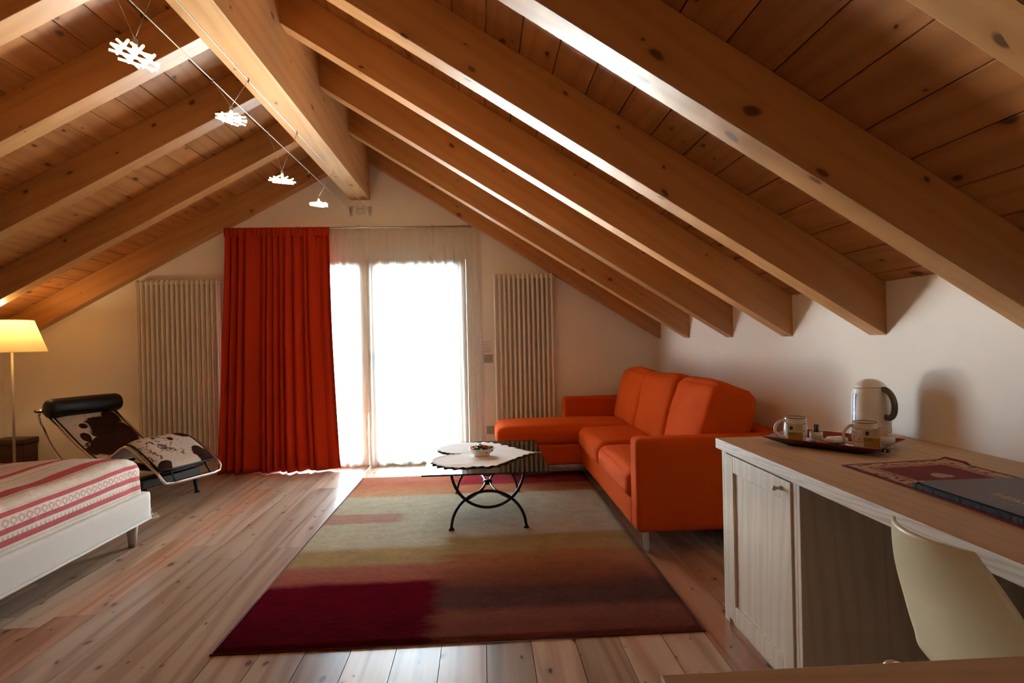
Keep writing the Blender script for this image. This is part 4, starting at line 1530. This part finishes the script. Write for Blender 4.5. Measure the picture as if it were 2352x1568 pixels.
# fluffy sheepskin between bed and lounger
fk = MB()
srn = random.Random(3)
fv, ff = [], []
for i in range(2600):
    a, r = srn.uniform(0, 2 * PI), math.sqrt(srn.random())
    ex = 1 + 0.10 * math.sin(a * 5) + 0.06 * math.sin(a * 9 + 1)
    px_, py_ = -2.82 + 0.49 * r * ex * math.cos(a), 4.10 + 0.29 * r * ex * math.sin(a)
    d = Vector((srn.uniform(-1, 1), srn.uniform(-1, 1), 0)).normalized()
    n_ = Vector((-d.y, d.x, 0))
    L = srn.uniform(0.02, 0.045)
    h = srn.uniform(0.012, 0.035)
    p0 = Vector((px_, py_, 0.002))
    k = len(fv)
    fv += [p0 - n_ * 0.006, p0 + n_ * 0.006, p0 + d * L * 0.6 + n_ * 0.005 + Vector((0, 0, h)), p0 + d * L * 0.6 - n_ * 0.005 + Vector((0, 0, h)), p0 + d * L + Vector((0, 0, h * 0.7))]
    ff += [(k, k + 1, k + 2, k + 3), (k + 3, k + 2, k + 4)]
fk.add(fv, ff)
sheep = thing('sheepskin_rug', (-2.82, 4.10, 0), 'small fluffy white sheepskin on the floor by the bed corner', 'rug')
m_fur = plain('white_wool', (0.74, 0.68, 0.60), 0.95, nscale=30, namt=0.1)
build(MB().prism([(-2.82 + 0.49 * (1 + 0.1 * math.sin(a * 5) + 0.06 * math.sin(a * 9 + 1)) * math.cos(a), 4.10 + 0.29 * (1 + 0.1 * math.sin(a * 5) + 0.06 * math.sin(a * 9 + 1)) * math.sin(a)) for a in [2 * PI * i / 60 for i in range(60)]], 2, 0.0, 0.008), 'hide', m_fur, sheep)
build(fk, 'wool', m_fur, sheep, kind='stuff')

# =================================================================== DESK
DX0, DY1, DZ = 0.978, 2.383, 0.75
WT = 0.042
desk = thing('desk', (1.36, 1.2, 0), 'whitewashed wooden wall desk with a cupboard at its end', 'desk')


def slab(xa, ya, xb, yb, grain='Y'):
    return MB().box((xa, ya, DZ - WT), (xb, yb, DZ))


top_mb = slab(DX0, 0.02, RX - 0.001, DY1)
top_mb.mi = [0, 0, 1, 1, 1, 1]
build(top_mb, 'worktop', [m_ash_top, m_ash_edge], desk, bev=0.002)
# cupboard carcass
CF = 0.995            # carcass front plane
cy0, cy1 = 1.77, 2.360
cab = MB()
cab.box((CF, cy0, 0.0), (RX, cy0 + 0.02, DZ - WT))
cab.box((CF, cy1 - 0.02, 0.0), (RX, cy1, DZ - WT))
cab.box((CF + 0.02, cy0 + 0.02, 0.035), (RX, cy1 - 0.02, 0.055))
cab.box((RX - 0.02, cy0 + 0.02, 0.0), (RX, cy1 - 0.02, DZ - WT))
cab.box((CF, cy0 + 0.02, 0.0), (CF + 0.02, cy0 + 0.042, DZ - WT))
cab.box((CF, cy1 - 0.045, 0.0), (CF + 0.02, cy1 - 0.02, DZ - WT))
cab.box((CF + 0.01, cy0 + 0.042, 0.0), (CF + 0.02, cy1 - 0.045, 0.06))
build(cab, 'cupboard_body', m_ash, desk, bev=0.0015)
d0, d1, dz0, dz1, st_ = cy0 + 0.045, cy1 - 0.048, 0.030, DZ - WT - 0.010, 0.066
dr = MB()
dr.box((CF - 0.006, d0, dz0), (CF + 0.018, d0 + st_, dz1))
dr.box((CF - 0.006, d1 - st_, dz0), (CF + 0.018, d1, dz1))
dr.box((CF - 0.006, d0 + st_, dz1 - st_), (CF + 0.018, d1 - st_, dz1))
dr.box((CF - 0.006, d0 + st_, dz0), (CF + 0.018, d1 - st_, dz0 + st_))
cdoor = build(dr, 'cupboard_door', m_ash, desk, bev=0.002)
nb = 3
pw = (d1 - d0 - 2 * st_) / nb
for i in range(nb):
    build(MB().box((CF + 0.004, d0 + st_ + i * pw, dz0 + st_ - 0.004), (CF + 0.014, d0 + st_ + (i + 1) * pw, dz1 - st_ + 0.004)), 'panel_board', m_ash, cdoor)
kb = MB().lathe([(0.0085, 0.0), (0.006, 0.006), (0.0045, 0.012), (0.0055, 0.018), (0.0085, 0.024), (0.0085, 0.028), (0.004, 0.031), (0, 0.0315)], (0, 0, 0), 16)
kb.v = [Vector((CF - 0.006 - v.z, d0 + 0.055 + v.x, 0.668 + v.y)) for v in kb.v]
build(kb, 'knob', plain('pale_knob', (0.55, 0.47, 0.42), 0.3, 0.3, nscale=20, namt=0.05), cdoor)
build(MB().box((RX - 0.015, 0.02, 0.12), (RX - 0.001, cy0, DZ - WT)), 'modesty_panel', m_ash, desk)
build(MB().box((DX0 + 0.03, 0.04, 0.0), (RX - 0.02, 0.07, DZ - WT)), 'end_panel', m_ash, desk)

# second table running out into the room from the desk
t2 = thing('side_table', (0.60, 0.40, 0), 'pale wooden table set at right angles to the wall desk', 'table')
tm = MB().box((0.218, 0.08, DZ - WT), (DX0 - 0.001, 0.722, DZ))
tm.mi = [0, 0, 1, 1, 1, 1]
m_ash_topx = wood('whitewashed_ash_cross', (0.60, 0.45, 0.30), (0.47, 0.33, 0.205), 'X', 12, 0.35, 0.55, rough=0.6, var=0.0, spec=0.15)
build(tm, 'tabletop', [m_ash_topx, m_ash_edge], t2, bev=0.002)
for lx in (0.25, 0.93):
    for ly in (0.12, 0.68):
        build(MB().box((lx - 0.022, ly - 0.022, 0.0), (lx + 0.022, ly + 0.022, DZ - WT)), 'leg', m_ash, t2, bev=0.003)
build(MB().box((0.27, 0.67, DZ - WT - 0.07), (0.91, 0.69, DZ - WT)), 'apron', m_ash, t2)

# =================================================================== SHELL CHAIR
CHX, CHY = 0.791, 1.022
chair = thing('shell_chair', (CHX + 0.24, CHY, 0), 'cream moulded shell chair on chrome legs pulled up to the desk', 'chair', rotz=-0.04, local=True)
cprof = [(-0.240, 0.805, 0.102), (-0.217, 0.745, 0.136), (-0.192, 0.68, 0.163), (-0.166, 0.61, 0.178), (-0.144, 0.545, 0.186), (-0.120, 0.490, 0.192), (-0.085, 0.455, 0.198),
         (-0.03, 0.440, 0.204), (0.06, 0.436, 0.208), (0.14, 0.444, 0.206), (0.195, 0.448, 0.196), (0.215, 0.430, 0.186)]


def cinterp(t):
    i = t * (len(cprof) - 1)
    k = min(int(i), len(cprof) - 2)
    f = i - k
    a, b = cprof[k], cprof[k + 1]
    a0, b1 = cprof[max(k - 1, 0)], cprof[min(k + 2, len(cprof) - 1)]
    out = []
    for q in range(3):
        m0, m1 = (b[q] - a0[q]) / 2, (b1[q] - a[q]) / 2
        out.append((2 * f ** 3 - 3 * f ** 2 + 1) * a[q] + (f ** 3 - 2 * f ** 2 + f) * m0 + (-2 * f ** 3 + 3 * f ** 2) * b[q] + (f ** 3 - f ** 2) * m1)
    return out


def shell(u, v):
    x_, z_, hw_ = cinterp(v)
    w = 2 * u - 1
    seat = max(0, min(1, (v - 0.40) / 0.25))
    c = w * w
    return (x_ + 0.037 * c * (1 - seat), w * hw_, z_ + 0.030 * c * seat)


o = build(MB().grid(shell, 28, 56), 'seat_shell', m_cream_pl, chair)
md = o.modifiers.new('solid', 'SOLIDIFY')
md.thickness = 0.007
md.offset = 0
for s in (-1, 1):
    pts = smooth_path([(0.20, s * 0.235, 0.0), (0.15, s * 0.195, 0.40), (0.13, s * 0.185, 0.432), (0.09, s * 0.18, 0.432), (-0.10, s * 0.19, 0.432),
                       (-0.135, s * 0.205, 0.446), (-0.155, s * 0.21, 0.435), (-0.163, s * 0.215, 0.39), (-0.21, s * 0.24, 0.0)], 2)
    build(MB().tube(pts, 0.0095, 10), 'leg_hoop', m_chrome, chair)
for sx in (0.09, -0.10):
    build(MB().tube([(sx, -0.185, 0.432), (sx, 0.185, 0.432)], 0.008, 8), 'cross_tube', m_chrome, chair)

# =================================================================== THINGS ON THE DESK
# tray
FLc, FRc, BRc, BLc = Vector((1.095, 2.205)), Vector((1.345, 1.885)), Vector((1.565, 2.058)), Vector((1.315, 2.378))
cen = (FLc + BRc) / 2
tl = (FRc - FLc)
L_, wd_ = tl.length, (BLc - FLc).length
ta = math.atan2(tl.y, tl.x)
tray = thing('serving_tray', (cen.x, cen.y, DZ), 'red rectangular serving tray with flared rim and lace pattern on the desk', 'tray', rotz=ta, local=True)
hl, hw = L_ / 2, wd_ / 2
tr_red = plain('tray_red_lacquer', (0.22, 0.008, 0.014), 0.35, nscale=20, namt=0.2)
tm_ = MB()
rg = [(hl - 0.075, hw - 0.055, 0.0), (hl - 0.07, hw - 0.05, 0.0015), (hl - 0.022, hw - 0.016, 0.0205), (hl, hw, 0.030), (hl - 0.001, hw - 0.001, 0.033), (hl - 0.030, hw - 0.028, 0.019), (hl - 0.066, hw - 0.046, 0.0055)]
vs = []
for a, b, z in rg:
    vs += [(-a, -b, z), (a, -b, z), (a, b, z), (-a, b, z)]
fs = [(3, 2, 1, 0)]
for j in range(len(rg) - 1):
    for i in range(4):
        i2 = (i + 1) % 4
        fs.append((j * 4 + i, j * 4 + i2, (j + 1) * 4 + i2, (j + 1) * 4 + i))
tm_.add(vs, fs)
m_tray_under = plain('tray_underside', (0.10, 0.085, 0.07), 0.5, nscale=20, namt=0.2)
tm_.mi = [1] * 9 + [0] * (len(tm_.f) - 9)
build(tm_, 'rim', [tr_red, m_tray_under], tray, bev=0.001)
mp, ntp, bp, op = new_mat('tray_lace_print')
tcp = nd(ntp, 'TexCoord').outputs['Object']
vop = nd(ntp, 'TexVoronoi')
put(ntp, vop.inputs['Vector'], tcp)
vop.inputs['Scale'].default_value = 45
put(ntp, bp.inputs['Base Color'], mix(ntp, mth(ntp, 'LESS_THAN', vop.outputs['Distance'], 0.36), (0.42, 0.32, 0.24), (0.15, 0.03, 0.03)))
bp.inputs['Roughness'].default_value = 0.4
build(MB().box((-(hl - 0.067), -(hw - 0.047), 0.0048), (hl - 0.067, hw - 0.047, 0.0062)), 'tray_floor', mp, tray)
TZ = DZ + 0.0064


def mug(loc, rz, label):
    t = thing('mug', (loc[0], loc[1], TZ + 0.006), label, 'mug', rotz=rz, local=True)
    body = MB().lathe([(0.033, 0.0), (0.037, 0.004), (0.0405, 0.016), (0.0425, 0.040), (0.0420, 0.060), (0.0400, 0.074), (0.0395, 0.091), (0.0398, 0.0935), (0.0375, 0.0935),
                       (0.0370, 0.080), (0.039, 0.05), (0.036, 0.012), (0.0, 0.008)], (0, 0, 0), 36)
    build(body, 'cup', m_mug, t)
    hp = smooth_path([(0.037, 0, 0.079), (0.052, 0, 0.080), (0.072, 0, 0.062), (0.076, 0, 0.040), (0.066, 0, 0.020), (0.050, 0, 0.013), (0.039, 0, 0.016)], 3)
    build(MB().tube(hp, 0.0055, 10), 'handle', m_ceram, t)
    return t


M1, M2 = (1.222, 2.195), (1.392, 2.032)
mug(M1, math.radians(165), 'white mug with blue flowers on the tray end away from the kettle')
mug(M2, math.radians(172), 'white mug with blue flowers on the tray in front of the kettle')


def saucer(loc, label):
    build(MB().lathe([(0.030, 0.0), (0.034, 0.0), (0.062, 0.011), (0.064, 0.0125), (0.060, 0.0125), (0.034, 0.005), (0.0, 0.005)], (loc[0], loc[1], TZ), 36),
          'saucer', m_ceram, org=(loc[0], loc[1], TZ), label=label, cat='saucer', group='saucers on the tray')


saucer((M1[0], M1[1]), 'white saucer under the mug away from the kettle')
saucer((M2[0], M2[1]), 'white saucer under the mug in front of the kettle')


def sachet(loc, ang, m, label):
    t = thing('tea_sachet', (loc[0], loc[1], TZ + 0.013), label, 'tea sachet', rotz=ang, group='tea sachets leaning on the mugs', local=True)
    R_ = Matrix.Rotation(math.radians(-8), 3, 'X')
    mb = MB().box((-0.0275, -0.0012, 0.0), (0.0275, 0.0012, 0.066))
    o = build(mb, 'envelope', m, t, bev=0.0008)
    return t


ms1 = mat_sachet('tea_sachet_print', (0.40, 0.27, 0.05), (0.30, 0.20, 0.05))
sachet((M1[0] - 0.026, M1[1] - 0.047), math.radians(-32), ms1, 'yellow and white tea sachet propped on the mug away from the kettle')
sachet((M2[0] - 0.008, M2[1] - 0.050), math.radians(-30), ms1, 'yellow and white tea sachet propped on the mug in front of the kettle')


def sugar_pot(loc, r, h, label, packs):
    t = thing('sachet_pot', (loc[0], loc[1], TZ), label, 'pot', local=True)
    build(MB().lathe([(r * 0.72, 0), (r * 0.8, 0.003), (r * 1.0, h * 0.55), (r * 0.98, h), (r * 0.9, h), (r * 0.9, h * 0.5), (r * 0.6, 0.006), (0, 0.006)], (0, 0, 0), 28), 'pot', m_ceram, t)
    for i, (dx, dy, hh, w, col, rz) in enumerate(packs):
        mb = MB().box((-w / 2, -0.002, 0.0), (w / 2, 0.002, hh))
        fr_ = Matrix.Rotation(rz, 3, 'Z') @ Matrix.Rotation(0.10 * (1 if i % 2 else -1), 3, 'Y')
        mb.v = [fr_ @ v + Vector((loc[0] + dx, loc[1] + dy, TZ + 0.010)) for v in mb.v]
        build(mb, 'sugar_packet', col, org=(loc[0] + dx, loc[1] + dy, TZ + 0.01),
              label='slim %s packet standing in the %s' % (('dark brown', 'peach pink')[0 if col is c_brown else 1], 'small white pot' if r < 0.026 else 'larger white pot'),
              cat='packet', group='packets in the pots')


c_brown = plain('brown_packet', (0.030, 0.008, 0.008), 0.4, nscale=30, namt=0.3)
c_peach = plain('peach_packet', (0.66, 0.42, 0.30), 0.6, nscale=30, namt=0.2)
sugar_pot((1.300, 2.185), 0.024, 0.042, 'small white pot with dark packets behind the mug', [(-0.006, -0.004, 0.062, 0.018, c_brown, 0.9), (0.006, 0.004, 0.058, 0.018, c_brown, 0.7)])
sugar_pot((1.470, 2.035), 0.033, 0.046, 'larger white pot with peach packets in front of the kettle',
          [(-0.012, -0.006, 0.070, 0.026, c_peach, 0.4), (0.0, 0.004, 0.068, 0.026, c_peach, 0.6), (0.012, 0.010, 0.066, 0.024, c_peach, 0.5)])


def spoon(p0, p1, label):
    a, b = Vector((p0[0], p0[1], TZ + 0.013)), Vector((p1[0], p1[1], TZ + 0.011))
    d = (b - a).normalized()
    n_ = Vector((-d.y, d.x, 0))
    t = thing('teaspoon', (a.x, a.y, TZ + 0.004), label, 'spoon', group='teaspoons on the tray')
    build(MB().tube([a, a.lerp(b, 0.5) + Vector((0, 0, 0.006)), b], [0.0026, 0.0020, 0.0018], 8), 'handle', m_chrome, t)
    bw = MB()
    c = b + d * 0.017 + Vector((0, 0, -0.001))

    def bf(u, v):
        r, an = v, 2 * PI * u
        return c + d * (0.019 * r * math.cos(an)) + n_ * (0.012 * r * math.sin(an)) + Vector((0, 0, 0.004 * (r * r - 1)))
    bw.grid(bf, 24, 6)
    o = build(bw, 'spoon_bowl', m_chrome, t)
    md = o.modifiers.new('solid', 'SOLIDIFY')
    md.thickness = 0.001


spoon((1.262, 2.165), (1.272, 2.075), 'steel teaspoon beside the mug away from the kettle')
spoon((1.425, 1.990), (1.398, 1.935), 'steel teaspoon beside the mug in front of the kettle')
for i, (p, rz, tl_, lab) in enumerate((((1.335, 2.135), 0.5, 0.10, 'white paper biscuit packet lying flat on the tray'), ((1.372, 2.165), -0.2, -0.08, 'crumpled white paper packet tucked behind the handle'))):
    mb = rbox((-0.032, -0.024, -0.006), (0.032, 0.024, 0.006), 0.004, 5, puff=(0, 0, 0.004), wr=0.003, wf=40, seed=i)
    R_ = Matrix.Rotation(rz, 3, 'Z') @ Matrix.Rotation(tl_, 3, 'Y')
    mb.v = [R_ @ v + Vector((p[0], p[1], TZ + 0.0135)) for v in mb.v]
    build(mb, 'paper_packet', m_paper, org=(p[0], p[1], TZ + 0.003), label=lab, cat='packet')

# kettle
KC = (1.600, 2.295)
ket = thing('kettle', (KC[0], KC[1], DZ), 'white domed electric kettle with grey handle by the wall', 'kettle', rotz=math.radians(-78), local=True)
build(MB().lathe([(0.078, 0.0), (0.080, 0.006), (0.078, 0.018), (0.070, 0.022)], (0, 0, 0), 40), 'power_base', m_white_pl, ket)
build(MB().lathe([(0.070, 0.022), (0.0735, 0.026), (0.072, 0.10), (0.070, 0.150), (0.0675, 0.178), (0.063, 0.197), (0.0605, 0.2035)], (0, 0, 0), 48), 'body', m_white_pl, ket)
build(MB().lathe([(0.0603, 0.2045), (0.056, 0.213), (0.047, 0.224), (0.032, 0.234), (0.016, 0.2395), (0.0, 0.241)], (0, 0, 0), 48), 'lid', m_white_pl, ket)
hp = smooth_path([(0.052, 0, 0.196), (0.070, 0, 0.202), (0.098, 0, 0.182), (0.112, 0, 0.145), (0.108, 0, 0.105), (0.090, 0, 0.086), (0.070, 0, 0.090)], 3)
build(MB().tube(hp, 0.0115, 12), 'handle', m_grey_pl, ket)
gm = MB()
for i in range(9):
    a0 = math.radians(172 + i * 1.0)
gx = MB()


def gauge(u, v):
    a = math.radians(-102 + 16 * (u - 0.5))
    z = 0.035 + 0.145 * v
    r = 0.0735 - 0.0045 * max(0, (z - 0.026) / 0.139) + 0.0008
    return (r * math.cos(a), r * math.sin(a), z)


build(gx.grid(gauge, 6, 12), 'water_gauge', plain('blue_gauge', (0.16, 0.16, 0.50), 0.15, nscale=40, namt=0.2), ket)
build(MB().prism([(-0.072, -0.012), (-0.088, 0.0), (-0.072, 0.012)], 2, 0.17, 0.192), 'spout', m_white_pl, ket, bev=0.003)

# runner and folder
rw, rl = 0.375, 0.80
rmb = MB()


def runf(u, v):
    xx = 1.158 + rw * u + 0.004 * math.sin(v * 5)
    yy = 1.815 + 0.03 * (u - 0.3) - rl * v
    z = DZ + 0.0022 + 0.0008 * noise.noise(Vector((xx * 20, yy * 20, 0)))
    if u > 0.93 and v < 0.12:
        z += 0.008 * (u - 0.93) / 0.07
    return (xx, yy, z)


run = build(rmb.grid(runf, 24, 48, uvfn=lambda u, v: (u * rw, v * rl)), 'table_runner', m_runner, org=(1.34, 1.42, DZ + 0.002), label='red tapestry runner with cream star border on the desk', cat='table runner')
md = run.modifiers.new('solid', 'SOLIDIFY')
md.thickness = 0.002
md.offset = -1
fo = thing('info_folder', (1.33, 1.35, DZ + 0.004), 'dark plum guest folder with gold lettering lying on the red runner', 'folder')
fz = DZ + 0.0032
fxa, fxb, fya, fyb = 1.176, 1.475, 1.165, 1.515
build(MB().box((fxa, fya, fz), (fxb, fyb, fz + 0.003)), 'back_cover', m_folder, fo, bev=0.001)
pg = MB()
pts = [(fxa - 0.010 + 0.002 * noise.noise(Vector((i * 0.7, 0, 0))), fya + 0.006 + (fyb - fya - 0.012) * i / 40) for i in range(41)]
pg.prism(pts + [(fxb - 0.006, fyb - 0.006), (fxb - 0.006, fya + 0.006)], 2, fz + 0.0032, fz + 0.0145)
build(pg, 'page_block', m_pages, fo)
cov = build(MB().box((fxa + 0.004, fya, fz + 0.0147), (fxb, fyb, fz + 0.0182)), 'front_cover', m_folder, fo, bev=0.0012)
# gold lettering: word set along the cover's long side, framed by two fine rules
gl = MB()
zz = fz + 0.0183
xa, xb, ya, yb = 1.262, 1.284, 1.185, 1.372
gl.box((xa - 0.003, ya, zz), (xa - 0.0018, yb, zz + 0.0004))
grn = random.Random(11)
y_ = yb - 0.002
while y_ > ya + 0.01:
    w = 0.0105
    gl.box((xa + 0.001, y_ - 0.0014, zz), (xb - 0.002, y_, zz + 0.0004))
    if grn.random() < 0.75:
        gl.box((xa + 0.001, y_ - w + 0.002, zz), (xb - 0.002, y_ - w + 0.0034, zz + 0.0004))
    gl.box((grn.choice((xa + 0.001, xb - 0.004)), y_ - w + 0.002, zz), (grn.choice((xa + 0.0025, xb - 0.002)), y_, zz + 0.0004)) if False else None
    k = grn.randrange(3)
    xx = (xa + 0.001, (xa + xb) / 2, xb - 0.0034)[k]
    gl.box((xx, y_ - w + 0.002, zz), (xx + 0.0014, y_, zz + 0.0004))
    y_ -= w + 0.003
build(gl, 'gold_lettering', m_gold, cov)
for yy in (fyb - 0.006, fya + 0.004):
    build(MB().box((fxa - 0.002, yy - 0.003, fz + 0.0147), (fxa + 0.022, yy + 0.002, fz + 0.0188)), 'brass_corner', m_gold, cov)
